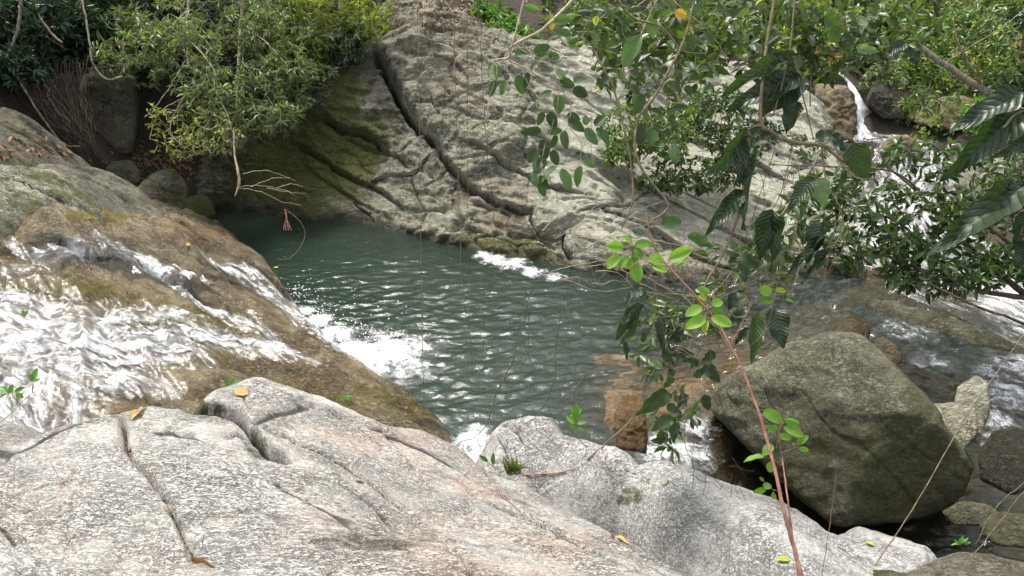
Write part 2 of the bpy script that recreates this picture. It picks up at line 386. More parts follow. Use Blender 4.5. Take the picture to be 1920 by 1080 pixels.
o = slab.build('granite_slab', M_SLAB, SLAB_EDGE, .0115, slab_noise, slab_cracks, slope=2.2, rnd=.05, dmax=.55, edge_n=.045, masks=slab_masks, seed=11, margin=.56)
tag(o, 'broad pale granite slab filling the foreground, with dry leaves and long cracks', 'rock')

# ---- 2 the grey slab with a rounded ridge
ridge = Patch(UPF, [(940, 785, .86), (1030, 795, .93), (1150, 858, 1.0), (1250, 922, 1.04), (1400, 1005, 1.08), (1480, 1072, 1.12), (1120, 815, .86), (1300, 890, .78), (1450, 935, .72),
                    (1560, 985, .74), (1740, 1018, .74), (1600, 1060, .95), (935, 880, .66), (1050, 938, .58), (1150, 988, .58), (1260, 1052, .68), (1100, 895, .80), (1210, 965, .82), (1340, 1040, .86), (1000, 850, .76),
                    ('w', 1.0, 2.0, .7), ('w', 1.9, 2.3, 1.1), ('w', 2.6, 2.8, .8)], lam=3e-3)
def ridge_noise(u, v):
    fa, ea = facet(u * .9 + v * .5, v * 1.7 - u * .5, 371); return .026 * fa - .014 * ea + .03 * fbm(u * 1.2, v * 1.2, 3, 5) + .012 * fbm(u * 3 + v * 2, v * 6, 3, 6, ridged=True) + .005 * fbm(u * 17, v * 17, 4, 7) + .003 * fbm(u * 45, v * 45, 2, 9)
o = ridge.build('granite_slab', M_SLAB2, [(912, 870), (918, 800), (940, 776), (990, 764), (1040, 772), (1052, 795), (1110, 812), (1200, 850), (1300, 882), (1400, 910), (1450, 926), (1500, 944), (1535, 965), (1562, 987),
                (1612, 970), (1665, 986), (1745, 1012), (1772, 1034), (1740, 1060), ('w', 2.75, 2.9, .8), ('w', 2.0, 1.8, .9), ('w', 1.0, 1.7, .6), (1280, 1080), (1150, 1000), (1040, 945), (960, 905)],
                .012, ridge_noise, [dict(p=[(942, 790), (962, 800), (975, 812), (985, 835)], w=.02, d=.07), dict(p=[(1055, 800), (1085, 812), (1090, 830)], w=.012, d=.03),
                                    dict(p=[(930, 800), (945, 830), (955, 870)], w=.02, d=.05), dict(p=[(1120, 880), (1200, 925), (1330, 990), (1440, 1060)], w=.02, d=.012, dirt=.15),
                                    dict(p=[(1165, 860), (1190, 885), (1230, 905)], w=.010, d=.02), dict(p=[(1480, 960), (1560, 1020), (1620, 1050)], w=.01, d=.02)],
                slope=2.6, rnd=.05, dmax=.5, edge_n=.03, seed=23,
                masks=lambda P, pp, u, v, sd: dict(moss=np.clip(.55 * blob(pp, 1180, 930, 60, 30) + .35 * blob(pp, 1700, 1050, 90, 40), 0, 1),
                                                   stain=.34 * blob(pp, 1120, 930, 130, 45) + .25 * blob(pp, 1010, 850, 60, 70) + .2 * blob(pp, 1450, 1060, 80, 40)))  # shade of the steep side below the ridge, put into the colour
tag(o, 'grey granite slab with a rounded ridge, running below the mossy boulder', 'rock')
corner = Patch(UPF, [(1500, 1080, .95), (1560, 1058, .95), (1700, 1062, .92), (1790, 1030, .82), (1870, 1038, .80), (1950, 1060, .8), (1700, 1078, .98), ('w', 2.6, 2.6, 1.0), ('w', 3.6, 2.8, .8)])
o = corner.build('granite_slab', M_BANK, [(1490, 1085), (1545, 1052), (1640, 1048), (1705, 1056), (1750, 1036), (1800, 1018), (1870, 1028), (1960, 1052), ('w', 3.9, 3.2, .8), ('w', 3.6, 1.9, .9), ('w', 1.9, 2.0, .9)],
                 .014, lambda u, v: .05 * fbm(u * 1.7, v * 1.7, 4, 31) + .012 * fbm(u * 8, v * 12, 4, 32), [dict(p=[(1745, 1040), (1760, 1060), (1765, 1080)], w=.03, d=.09), dict(p=[(1850, 1040), (1900, 1065)], w=.012, d=.03)],
                 slope=2, rnd=.06, dmax=.6, edge_n=.03, seed=33, masks=lambda P, pp, u, v, sd: dict(moss=np.clip(.55 * blob(pp, 1600, 1070, 90, 25) + .3, 0, 1)))
tag(o, 'low greenish slab in the bottom right corner, below a small bright herb', 'rock')
side = Patch(UPF, [(-60, 790, 1.5), (0, 790, 1.5), (50, 805, 1.45), (0, 830, 1.6), (-100, 830, 1.6), (60, 830, 1.5)])
o = side.build('granite_rock', M_SLAB, [(-250, 760), (-60, 768), (0, 772), (30, 785), (56, 803), (66, 830), (40, 850), (-250, 870)], .012, lambda u, v: .03 * fbm(u * 2, v * 2, 4, 41) + .006 * fbm(u * 14, v * 20, 4, 42),
               slope=2.2, rnd=.04, dmax=.4, edge_n=.03, seed=43)
tag(o, 'small pale rock at the left edge between white water and the big slab', 'rock')

# ---- 3 the rock slide carrying the cascade
slide = Patch(UPF, [(0, 440, 1.55), (0, 560, 1.3), (0, 700, 1.1), (0, 800, 1.0), (200, 470, 1.3), (400, 490, .75), (500, 520, .4), (300, 600, .96), (450, 640, .65), (600, 680, .42), (700, 740, .32), (790, 790, .2),
                    (300, 745, .85), (500, 720, .62), (420, 415, .15), (490, 485, .16), (560, 570, .15), (640, 650, .12), (720, 705, .12), (800, 750, .11), (845, 790, .06), (856, 824, .0), (100, 400, 1.72),
                    (250, 420, 1.2), (340, 430, .8), (400, 440, .38), (380, 398, .2), (560, 600, .32), (-200, 500, 1.7), (-200, 700, 1.3), (150, 650, 1.05), ('w', -3.5, 4.2, .85), ('w', -1.6, 5.0, .45), ('w', -.6, 5.3, .1), ('w', -6.5, 5, 1.5)])
def slide_noise(u, v):
    a = math.radians(-38); c, s = math.cos(a), math.sin(a); p = c * u + s * v; q = -s * u + c * v
    n = .07 * fbm(p * .8, q * 1.6, 3, 51) + .045 * fbm(p * 1.5, q * 5, 4, 52, ridged=True) - .03 * np.exp(-(gn(p * 1.2 + 2, q * 4.1, 58) / .045) ** 2) + .02 * np.tanh(gn(p * 2.2 + 1, q * 5.5, 59) * 7) + .008 * fbm(u * 9, v * 14, 4, 53) + .004 * fbm(u * 30, v * 30, 3, 54)
    fa, ea = facet(p * .55 + 2.2, q * 1.5, 351); fb, eb = facet(p * 1.5, q * 4.2, 361)
    return n + .075 * fa + .030 * fb - .02 * ea, .35 * ea + .3 * eb * sstep(-.2, .2, gn(u * 1.1, v * 1.1, 49))
slide_cracks = [dict(p=[(20, 440), (150, 470), (260, 500), (330, 530), (400, 560), (500, 600)], w=.06, d=.08, up=.05, L=.2, side=1, dirt=.2),
                dict(p=[(310, 405), (380, 445), (450, 480), (520, 530), (570, 580)], w=.05, d=.12, up=.07, L=.15, side=1),
                dict(p=[(180, 375), (190, 395), (195, 420), (210, 450)], w=.03, d=.06), dict(p=[(330, 525), (380, 555), (420, 575), (500, 610), (580, 640)], w=.03, d=.05),
                dict(p=[(560, 690), (640, 715), (720, 740), (800, 790)], w=.02, d=.04), dict(p=[(0, 520), (100, 500), (220, 490)], w=.03, d=.05, dirt=.3)]
def slide_masks(P, pp, u, v, sd):
    m = .80 * blob(pp, 100, 540, 170, 35) + .65 * blob(pp, 350, 590, 140, 40) + .65 * blob(pp, 690, 740, 130, 40) + .55 * blob(pp, 790, 790, 60, 30) + .6 * blob(pp, 110, 405, 110, 30) + .5 * blob(pp, 220, 400, 60, 30) + .35 * blob(pp, 450, 650, 150, 50)
    st = .46 * sstep(-.05, .35, fbm(u * .9 + v * .4, v * 2.6 - u * 1.3, 4, 66)) + .6 * blob(pp, 130, 470, 170, 28) + .4 * blob(pp, 360, 520, 110, 25) + .55 * blob(pp, 230, 735, 120, 25) + .45 * sstep(.25, -.02, -sd) * (pp[:, 0] < 640) + .4 * blob(pp, 820, 800, 50, 40)
    return dict(moss=np.clip(m, 0, 1) * .8, wet=.5 + .35 * fbm(u * 1.5, v * 1.5, 3, 58) - .45 * blob(pp, 200, 410, 170, 25), stain=st, rust=.45 * blob(pp, 420, 460, 120, 40) + .35 * blob(pp, 330, 420, 90, 30) + .3 * blob(pp, 700, 730, 120, 40))
SLIDE_EDGE = [(320, 352), (372, 388), (412, 408), (450, 448), (490, 485), (530, 530), (562, 572), (600, 612), (640, 650), (690, 688), (720, 705), (765, 725), (805, 752), (838, 780), (856, 805), (858, 828), (845, 850),
              ('w', -.5, 5.0, .1), ('w', -1.2, 3.6, .3), ('w', -6.5, 3.4, 1.2), ('w', -8, 6, 1.6), ('w', -7, 9, 1.8)]
o = slide.build('slide_rock', M_SLIDE, SLIDE_EDGE, .018, slide_noise, slide_cracks, slope=3.0, rnd=.05, dmax=.45, edge_n=.05, masks=slide_masks, seed=55)
tag(o, 'wet brown rock slide with white water sheeting over it into the pool', 'rock')

# ---- 4 rocks of the left bank
def bank_patch(name, label, ctrl, edge, seed, cracks=(), mat=M_BANK, res=.022, amp=.05, **mk):
    p = Patch(UPF, ctrl)
    o = p.build(name, mat, edge, res, lambda u, v: amp * 1.1 * facet(u * 1.1 + v * .6, v * 2.4 - u * 1.1, seed + 8)[0] + amp * .45 * facet(u * 3 + v * 1.6, v * 6 - u * 3, seed + 9)[0] + amp * .6 * fbm(u * 1.5, v * 1.5, 4, seed) + .02 * fbm(u * 3, v * 7, 4, seed + 1, ridged=True) + .008 * fbm(u * 16, v * 16, 3, seed + 2),
                cracks, slope=2.2, rnd=.06, dmax=.7, edge_n=.05, seed=seed, masks=lambda P, pp, u, v, sd: dict(moss=np.clip(mk.get('moss', .2) + .3 * fbm(u * 2, v * 2, 3, seed + 4), 0, 1), stain=np.full_like(u, mk.get('stain', .15)), rust=np.full_like(u, mk.get('rust', .05)), wet=np.full_like(u, mk.get('wet', 0))))
    tag(o, label, 'rock'); return p
f1 = bank_patch('bank_rock', 'pale lichened rock left of the pool, above the upper thread of water', [(0, 320, 2.0), (100, 335, 1.82), (170, 380, 1.55), (0, 385, 1.82), (90, 390, 1.7), (-200, 320, 2.2), (50, 350, 1.88)],
           [(-260, 300), (0, 306), (60, 304), (130, 328), (182, 376), (158, 396), (90, 402), (0, 392), (-260, 380)], 61, [dict(p=[(0, 355), (60, 372), (130, 392)], w=.03, d=.07), dict(p=[(20, 320), (100, 345), (160, 370)], w=.02, d=.05), dict(p=[(-20, 330), (40, 345), (100, 372), (140, 384)], w=.02, d=.05, up=.04, L=.1)], mat=M_CLIFF, moss=.5)
f2 = bank_patch('bank_rock', 'long narrow rock spine slanting down to the two round boulders', [(95, 312, 1.72), (200, 345, 1.3), (310, 404, .85), (120, 345, 1.6), (230, 390, 1.15), (330, 418, .7), (260, 345, 1.0), ('w', -5.4, 10.3, 1.3), ('w', -4.6, 10.6, .6)],
           [(70, 300), (140, 302), (200, 318), (255, 350), (300, 385), (318, 408), (290, 412), (230, 395), (170, 372), (110, 345)], 64, [dict(p=[(110, 318), (180, 345), (260, 385)], w=.03, d=.06)], moss=.42, rust=.2)
f3 = bank_patch('bank_rock', 'dark brown sloping slab at the left edge below the hanging roots', [(0, 205, 2.2), (70, 240, 1.95), (130, 292, 1.6), (0, 285, 2.0), (60, 290, 1.8), (-200, 230, 2.5), ('w', -6.0, 11.2, 1.7)],
           [(-300, 170), (0, 196), (40, 208), (90, 245), (140, 285), (175, 305), (140, 312), (60, 305), (0, 300), (-300, 290)], 67, [dict(p=[(0, 232), (50, 255), (110, 290)], w=.03, d=.08), dict(p=[(20, 215), (70, 245), (130, 300)], w=.03, d=.07, up=.05, L=.15), dict(p=[(0, 262), (60, 275), (120, 296)], w=.025, d=.06)], moss=.42, stain=.4, rust=.35)

# ---- 5 the cliff across the pool
KF = Frame((0, 12, 0), (0, -math.sin(math.radians(38)), math.cos(math.radians(38))))
cliff = Patch(KF, [(430, 385, 'y', 12.75), (560, 405, 'y', 12.2), (650, 415, 'y', 12.0), (800, 448, 'y', 11.2), (900, 478, 'y', 10.65), (1000, 497, 'y', 10.3), (1100, 515, 'y', 9.95), (1250, 532, 'y', 9.6), (1400, 532, 'y', 9.6), (1500, 525, 'y', 9.7),
                   (560, 330, 'y', 13.0), (450, 300, 'y', 13.5), (600, 200, 'y', 13.5), (650, 130, 'y', 13.9), (700, 80, 'y', 14.1), (800, 350, 'y', 11.9), (800, 250, 'y', 12.4), (800, 150, 'y', 12.9), (800, 50, 'y', 13.4), (700, 330, 'y', 12.55), (690, 230, 'y', 13.05),
                   (950, 400, 'y', 10.9), (950, 300, 'y', 11.5), (950, 200, 'y', 12.1), (950, 120, 'y', 12.7), (1100, 450, 'y', 10.2), (1100, 380, 'y', 10.7), (1100, 300, 'y', 11.3), (1100, 200, 'y', 12.1), (1150, 130, 'y', 12.9),
                   (1250, 450, 'y', 10.3), (1250, 380, 'y', 11.0), (1250, 300, 'y', 11.9), (1250, 200, 'y', 12.9), (1400, 500, 'y', 9.9), (1400, 420, 'y', 10.6), (1400, 300, 'y', 12.0), (1420, 200, 'y', 13.2), (1500, 450, 'y', 10.4), (1550, 350, 'y', 11.6), (1480, 130, 'y', 14.2),
                   (380, 350, 'y', 13.05), (320, 290, 'y', 13.9), (330, 200, 'y', 14.4)], lam=4e-3)
def cliff_noise(u, v):
    a = math.radians(-24); c, s = math.cos(a), math.sin(a); p = c * u + s * v; q = -s * u + c * v
    w = .12 * fbm(u * 1.1, v * 1.1, 3, 74)
    w = .3 * w; n = .07 * fbm(u * .7, v * .7, 2, 71) + .025 * fbm((p + w) * .8, (q + w) * 2.6, 5, 72, ridged=True)
    fa, ea = facet((p + .5 * w) * .52, (q + .5 * w) * 1.25, 301, .13); fb, eb = facet((p + w) * 1.5 + 4, (q + w) * 3.6, 311, .13); fc, ec = facet(p * 4.5 + 4, q * 8.5, 321); mk = sstep(-.25, .25, gn(u * .8, v * .8, 179))
    n += .12 * fa + .036 * fb * (.25 + .75 * mk) + .014 * fc
    n -= .03 * ea + .012 * eb * mk
    n -= .05 * np.exp(-(gn((p + w) * .9, (q + w) * 2.3, 171) / .04) ** 2) * sstep(-.25, .2, gn(u * .7, v * .7, 172)) + .025 * np.exp(-(gn((p - w) * 2.3, (q + w) * 5, 173) / .06) ** 2) * sstep(-.2, .3, gn(u * 1.1, v * 1.1, 174))
    n += .03 * np.tanh(gn((p + w) * 2.6, (q + w) * 6.5, 175) * 6) * sstep(-.3, .3, gn(u * .9 + 4, v * .9, 176))
    n += .030 * fbm(p * 5, q * 10, 4, 73) + .008 * fbm(u * 22, v * 22, 3, 78)
    return n * np.where(u > 2.2, .85, 1), .5 * ea * mk + .35 * eb * mk
CC = lambda pts, **k: dict(p=pts, **{**k, 'w': k['w'] * .62, 'd': k['d'] * .9})
cliff_cracks = [
    CC([(703, 92), (722, 128), (748, 182), (778, 224), (800, 254), (826, 276)], w=.13, d=.42, up=.16, L=.35, side=1, taper=14, dirt=.75),
    CC([(824, 266), (832, 302), (860, 332), (900, 360), (932, 380), (980, 396), (1002, 390)], w=.055, d=.17, up=.13, L=.25, side=1, taper=10),
    CC([(845, 268), (890, 276), (930, 300), (980, 322), (1020, 344), (1062, 350), (1110, 366)], w=.035, d=.09, up=.06, L=.16, side=1),
    CC([(545, 268), (600, 300), (665, 336), (702, 352), (760, 392)], w=.045, d=.14, up=.09, L=.22, side=1),
    CC([(600, 215), (640, 236), (690, 252), (720, 278)], w=.07, d=.24, up=.13, L=.2, side=1, taper=10),
    CC([(640, 250), (690, 272), (740, 290), (772, 320)], w=.03, d=.09, up=.05, L=.2, side=1),
    CC([(685, 352), (725, 332), (770, 328), (800, 300), (818, 282)], w=.03, d=.10, up=.05, L=.18, side=1),
    CC([(770, 326), (780, 360), (802, 402)], w=.03, d=.09), CC([(812, 290), (840, 312), (810, 340), (795, 350)], w=.02, d=.06),
    CC([(560, 300), (610, 340), (680, 380), (745, 420)], w=.02, d=.05, up=.05, L=.2, side=1), CC([(655, 372), (690, 400), (705, 425)], w=.03, d=.09),
    CC([(1000, 392), (995, 410), (1008, 430), (1035, 442), (1058, 436)], w=.04, d=.12), CC([(1062, 420), (1056, 450), (1074, 482)], w=.05, d=.18, taper=10),
    CC([(735, 100), (800, 108), (850, 120), (880, 150)], w=.025, d=.06, up=.03, L=.2, side=1), CC([(830, 160), (870, 205), (905, 215)], w=.02, d=.05),
    CC([(770, 180), (800, 170), (815, 200), (832, 230), (830, 265)], w=.03, d=.09, up=.05, L=.12, side=-1), CC([(900, 90), (960, 130), (1010, 190), (1050, 215)], w=.02, d=.05),
    CC([(930, 225), (1000, 245), (1060, 280), (1120, 300)], w=.018, d=.05, up=.03, L=.15, side=1), CC([(960, 410), (1050, 452), (1000, 455), (930, 452)], w=.02, d=.05),
    CC([(875, 370), (915, 384), (960, 400)], w=.03, d=.10, up=.06, L=.1, side=1), CC([(1105, 365), (1160, 400), (1230, 440), (1300, 480), (1400, 510)], w=.03, d=.08, up=.06, L=.2, side=1),
    CC([(1120, 300), (1200, 345), (1300, 400), (1400, 450), (1500, 480)], w=.025, d=.07, up=.05, L=.2, side=1), CC([(1200, 230), (1300, 260), (1400, 300), (1500, 350)], w=.03, d=.08, up=.06, L=.25, side=1),
    CC([(1080, 395), (1140, 380), (1200, 385), (1260, 420)], w=.03, d=.07, up=.04, L=.2, side=1), CC([(860, 420), (920, 440), (1000, 462)], w=.02, d=.05)]
def cliff_masks(P, pp, u, v, sd):
    wl = sstep(.55, .0, P[:, 2])
    m = .5 * blob(pp, 620, 270, 110, 60) + .45 * blob(pp, 560, 330, 110, 60) + .3 * blob(pp, 640, 150, 60, 60) + .55 * wl * sstep(700, 900, pp[:, 0]) * sstep(1150, 1000, pp[:, 0]) + .10 + .30 * sstep(900, 560, pp[:, 0]) + .34 * fbm(u * 1.7, v * 1.7, 3, 79)
    st = .65 * blob(pp, 690, 140, 60, 50) + .5 * blob(pp, 660, 240, 50, 25) + .4 * blob(pp, 480, 340, 80, 60) + .5 * sstep(.22, .02, P[:, 2]) + .12 + .25 * fbm(u * .9 + 3, v * 2.2, 4, 180) + .18 * sstep(760, 480, pp[:, 0]) + .15 * blob(pp, 800, 330, 200, 100) + .35 * blob(pp, 740, 190, 40, 70) + .3 * blob(pp, 840, 40, 70, 40)  # lichen staining, plus shade of gully, overhang and bushes put into the colour
    ru = .55 * blob(pp, 940, 420, 50, 30) + .35 * blob(pp, 650, 350, 50, 30) + .45 * blob(pp, 1000, 500, 110, 15) + .2 * blob(pp, 830, 60, 60, 60) + .2 * blob(pp, 1500, 220, 60, 80)
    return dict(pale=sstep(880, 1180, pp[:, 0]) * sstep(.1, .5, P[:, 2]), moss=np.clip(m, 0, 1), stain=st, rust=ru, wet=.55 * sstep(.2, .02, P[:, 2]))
CLIFF_EDGE = [(395, 402), (560, 418), (650, 430), (800, 462), (900, 492), (1000, 512), (1100, 530), (1250, 546), (1400, 545), (1520, 540), (1600, 520), (1640, 470), (1600, 380), (1570, 280), (1530, 180), (1500, 120),
              (1350, 110), (1200, 85), (1000, 62), (900, 40), (870, 15), (800, -15), (750, -20), (700, 20), (620, 40), (480, 90), (360, 130), (290, 190), (285, 260), (320, 320), (365, 365)]
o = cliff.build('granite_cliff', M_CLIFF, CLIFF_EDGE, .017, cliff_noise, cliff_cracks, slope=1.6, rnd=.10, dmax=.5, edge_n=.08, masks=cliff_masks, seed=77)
tag(o, 'cracked grey granite rock face rising from the far side of the pool', 'rock')
CLIFFP = cliff

# ------------------------------------------------------------------ boulders
def ico(sub):
    import bmesh
    bm = bmesh.new(); bmesh.ops.create_icosphere(bm, subdivisions=sub, radius=1)
    bm.verts.ensure_lookup_table(); v = np.array([x.co[:] for x in bm.verts]); f = np.array([[q.index for q in p.verts] for p in bm.faces]); bm.free()
    return v, f
ICO = {}
def boulder(name, label, center, planes, mat, sub=6, k=14, amp=.04, seed=1, masks=None, cracks=None, parent=None, cat='boulder'):
    """a faceted boulder: rounded intersection of half-spaces (normal, distance), roughened"""
    if sub not in ICO: ICO[sub] = ico(sub)
    d, f = ICO[sub]; N = np.array([np.array(p[:3]) / np.linalg.norm(p[:3]) for p in planes]); D = np.array([p[3] for p in planes])
    c = np.maximum(d @ N.T, 1e-3) / D[None]
    r = (c ** k).sum(1) ** (-1.0 / k)
    p = d * r[:, None]; s = r.mean()
    x, y, z = (p / s).T
    nz = fbm(x * 1.4 + z * .9, y * 1.4 - z * .7, 3, seed) + .5 * fbm(x * 3 + z * 2.1, y * 3 + z * 1.6, 4, seed + 1, ridged=True) + .32 * fbm(x * 9 - z * 6, y * 9 + z * 5, 4, seed + 2)
    nz += .35 * np.tanh(gn(x * 2.2 + z * 1.3, z * 2.6 + y * 1.4, seed + 3) * 8) + .25 * np.tanh(gn(x * 4.1 - z * 2.3 + 5, z * 4.6 + y * 2.4, seed + 4) * 7) - .6 * np.exp(-(gn(x * 1.7 + z * 1.9, z * 1.5 - y * 1.7 + x * .8, seed + 6) / .035) ** 2)
    p = p + d * (nz * amp * s)[:, None]
    P = p + np.asarray(center)
    at = {q: np.zeros(len(P)) for q in ('moss', 'wet', 'stain', 'rust', 'crack')}
    if masks: at.update(masks(P, proj(P), p))
    o = link(name, mesh_np(name, P - np.asarray(center), f, at), mat, parent, loc=center); tag(o, label, cat)
    return o
def rel(nx, ny, nz, d): return (nx, ny, nz, d)
def sil_planes(center, poly, tilt=0.12, shrink=1.0):
    """half-spaces whose outline, seen from the photographer's side, is the given outline"""
    cpx = proj(center); dep = cpx[2]; c2 = np.array(cpx[:2]); out = []; poly = np.array(poly, float)
    vd = np.asarray(center) - CAM; vd /= np.linalg.norm(vd)
    ar = sum(poly[i][0] * poly[(i + 1) % len(poly)][1] - poly[(i + 1) % len(poly)][0] * poly[i][1] for i in range(len(poly)))
    for i in range(len(poly)):
        a, b = poly[i], poly[(i + 1) % len(poly)]; e = b - a; n = np.array([e[1], -e[0]]) * np.sign(ar); n /= np.linalg.norm(n)
        dd = (a - c2) @ n * dep / FPX
        w = np.cross(ray(*a), ray(*b)); w /= np.linalg.norm(w); ds = (CAM - np.asarray(center)) @ w
        if ds < 0: w, ds = -w, -ds
        out.append((*w, ds * shrink))
    return out, vd

BC = Pd(1590, 800, 6.45)
sil, vd = sil_planes(BC, [(1330, 770), (1345, 712), (1470, 648), (1560, 617), (1625, 622), (1690, 672), (1740, 745), (1800, 805), (1836, 850), (1832, 905), (1780, 950), (1680, 985), (1560, 992), (1500, 935), (1400, 850)], shrink=.985)
vx = np.array([1.0, 0, 0])
bp = sil + [(*(-vd * .62 + np.array([0, 0, .55]) + vx * -.35), .80), (*(-vd * .9 + vx * -.25 + np.array([0, 0, -.15])), .70), (*(-vd * .55 + vx * .75 + np.array([0, 0, -.30])), .90), (*(-vd * .8 + vx * .35 + np.array([0, 0, -.35])), .74), (*(-vd * .5 + vx * .5 + np.array([0, 0, .55])), .78),
            (*(-vd * .55 + vx * -.8 + np.array([0, 0, -.2])), .93), (*vd, .95), (*(vd * .6 + np.array([0, 0, .8])), .82), (0, 0, 1, .86), (0, 0, -1, .95)]
def boulder_masks(P, pp, p):
    n = fbm(p[:, 0] * 2 + p[:, 1], p[:, 2] * 2 + p[:, 1], 3, 7)
    top = sstep(.45, .85, p[:, 2] - .62 * p[:, 0] + .2 * n)
    return dict(moss=np.clip(.70 - .75 * top + .3 * n - .3 * blob(pp, 1575, 930, 25, 90), 0, 1), stain=np.clip(.40 - .6 * top + .25 * n + .25 * blob(pp, 1700, 860, 70, 90) + .3 * blob(pp, 1360, 830, 40, 60), 0, 1), rust=.2 * blob(pp, 1570, 930, 25, 80))  # moss and staining, with lit top left and shaded right face painted in
boulder('boulder', 'big brown mossy boulder with a sharp facet, standing at the right of the pool', BC, bp, M_BOULDER, sub=7, k=34, amp=.034, seed=81, masks=boulder_masks)

def round_boulder(label, px, py, dep, poly, seed, mat=M_BANK, moss=.4, depth=.8, amp=.05, sub=5, stain=.15, wet=0., rust=0., k=12, name='boulder', cat='boulder'):
    c = Pd(px, py, dep); s, v = sil_planes(c, poly); r = np.mean([q[3] for q in s]); rng = random.Random(seed)
    pl = s + [(*(-v + np.array([rng.uniform(-.4, .4), 0, rng.uniform(-.1, .5)])), r * depth), (*(-v + np.array([rng.uniform(-.9, .9), 0, rng.uniform(.2, .9)])), r * depth * 1.02), (*v, r * depth), (0, 0, 1, r * 1.05), (0, 0, -1, r * 1.1)]
    def mk(P, pp, p):
        n = fbm(p[:, 0] * 3 + p[:, 1], p[:, 2] * 3, 3, seed)
        return dict(moss=np.clip(moss + .3 * n, 0, 1), stain=np.full(len(P), stain), wet=np.full(len(P), wet), rust=np.full(len(P), rust))
    return boulder(name, label, c, pl, mat, sub=sub, k=k, amp=amp, seed=seed, masks=mk, cat=cat)
round_boulder('tall upright grey boulder beside the dark cleft at the left', 208, 200, 13.0, [(160, 120), (200, 78), (240, 88), (256, 150), (258, 250), (250, 300), (200, 306), (165, 260), (145, 190)], 91, moss=.32, depth=.9, stain=.3)
round_boulder('small round green-grey boulder below the tall upright one', 230, 325, 12.1, [(196, 318), (212, 302), (245, 300), (266, 325), (262, 348), (235, 352), (205, 345)], 92, moss=.5)
round_boulder('squarish speckled boulder right of the small round one at the pool corner', 308, 358, 11.9, [(250, 360), (285, 325), (325, 315), (350, 342), (356, 372), (340, 400), (310, 402), (270, 385)], 93, moss=.5)
round_boulder('low mossy boulder at the water in the left pool corner', 362, 396, 12.0, [(314, 400), (345, 372), (380, 362), (398, 380), (404, 400), (380, 416), (335, 420)], 94, moss=.75, wet=.3)
round_boulder('pointed pale stone peeping out behind the big boulder at the right', 1822, 762, 6.9, [(1782, 790), (1796, 726), (1830, 704), (1852, 716), (1856, 770), (1834, 830), (1795, 830)], 95, mat=M_CLIFF, moss=.3, depth=.9, k=30, amp=.035)
round_boulder('flat pale stone wedged beside the pointed stone', 1775, 805, 6.6, [(1715, 762), (1790, 754), (1828, 766), (1834, 815), (1800, 850), (1730, 850)], 96, mat=M_CLIFF, moss=.3, k=30, amp=.035)
round_boulder('small rust-rimmed stone in the stream behind the big boulder', 1600, 612, 8.4, [(1562, 612), (1585, 588), (1615, 590), (1632, 612), (1628, 640), (1570, 640)], 97, mat=M_SLIDE, moss=.0, rust=.45, stain=0)
round_boulder('low orange-stained stone in the stream, right of the rust-rimmed one', 1665, 655, 7.9, [(1638, 640), (1655, 630), (1682, 650), (1692, 680), (1670, 690), (1645, 670)], 98, mat=M_SLIDE, moss=.0, rust=.42, stain=0)
round_boulder('rusty boulder at the foot of the waterfall', 1690, 275, 13.2, [(1648, 280), (1665, 258), (1700, 252), (1725, 270), (1728, 292), (1690, 300), (1655, 296)], 99, mat=M_SLIDE, rust=.36, moss=0, stain=0)
round_boulder('dark wet boulder in the rapids at the right edge', 1890, 860, 6.0, [(1835, 850), (1860, 810), (1920, 800), (1960, 830), (1960, 900), (1900, 930), (1840, 900)], 100, mat=M_BOULDER, stain=.75, wet=.8, moss=.1)
round_boulder('flat mossy stone in the shade right of the big boulder', 1820, 965, 5.4, [(1765, 960), (1800, 940), (1850, 945), (1880, 965), (1860, 985), (1790, 985)], 101, mat=M_BOULDER, moss=.55, wet=.4)
round_boulder('green stone above the small herb in the right corner', 1890, 990, 5.0, [(1835, 985), (1870, 960), (1940, 965), (1960, 1000), (1930, 1030), (1860, 1020)], 102, mat=M_BOULDER, moss=.7, wet=.3, stain=.4)
round_boulder('amber rock breaking the water beside the grey slab', 1180, 800, 6.75, [(1150, 800), (1158, 760), (1178, 738), (1205, 748), (1214, 800), (1212, 850), (1160, 842)], 103, mat=M_SLIDE, rust=.75, moss=.1, stain=.05, wet=.5, amp=.09)
round_boulder('red-brown earthy rock left of the waterfall', 1560, 215, 14.1, [(1515, 200), (1530, 160), (1570, 145), (1600, 180), (1606, 240), (1600, 272), (1530, 262)], 104, mat=M_SLIDE, rust=.42, moss=.1, stain=.35, amp=.1)
round_boulder('dark wet rock right of the waterfall', 1645, 185, 13.95, [(1625, 190), (1636, 158), (1668, 152), (1700, 185), (1700, 228), (1650, 222)], 105, mat=M_BOULDER, stain=.6, wet=.6, moss=.1)
round_boulder('reddish sunlit rock right of the waterfall behind thin leaves', 1775, 215, 13.7, [(1690, 225), (1720, 190), (1800, 178), (1860, 195), (1870, 230), (1780, 245)], 106, mat=M_SLIDE, rust=.4, moss=.1, stain=.0)
round_boulder('broad tan boulder right of the white stream', 1870, 330, 12.0, [(1790, 350), (1820, 300), (1900, 280), (1980, 300), (1980, 380), (1880, 390)], 107, mat=M_CLIFF, moss=.15, rust=.2)
lp = bank_patch('rock_ledge', 'long dark wet ledge between the calm stream and the white water', [(1640, 555, .12), (1750, 590, .10), (1850, 620, .10), (1920, 640, .10), (1700, 585, .08), (1850, 640, .05), ('w', 7, 7.2, .08)],
           [(1630, 548), (1700, 560), (1780, 585), (1860, 608), (1930, 628), (2050, 660), (2050, 685), (1920, 655), (1830, 634), (1740, 606), (1660, 572)], 110, mat=M_BOULDER, moss=.45, stain=.4, wet=.5, amp=.03, res=.03)

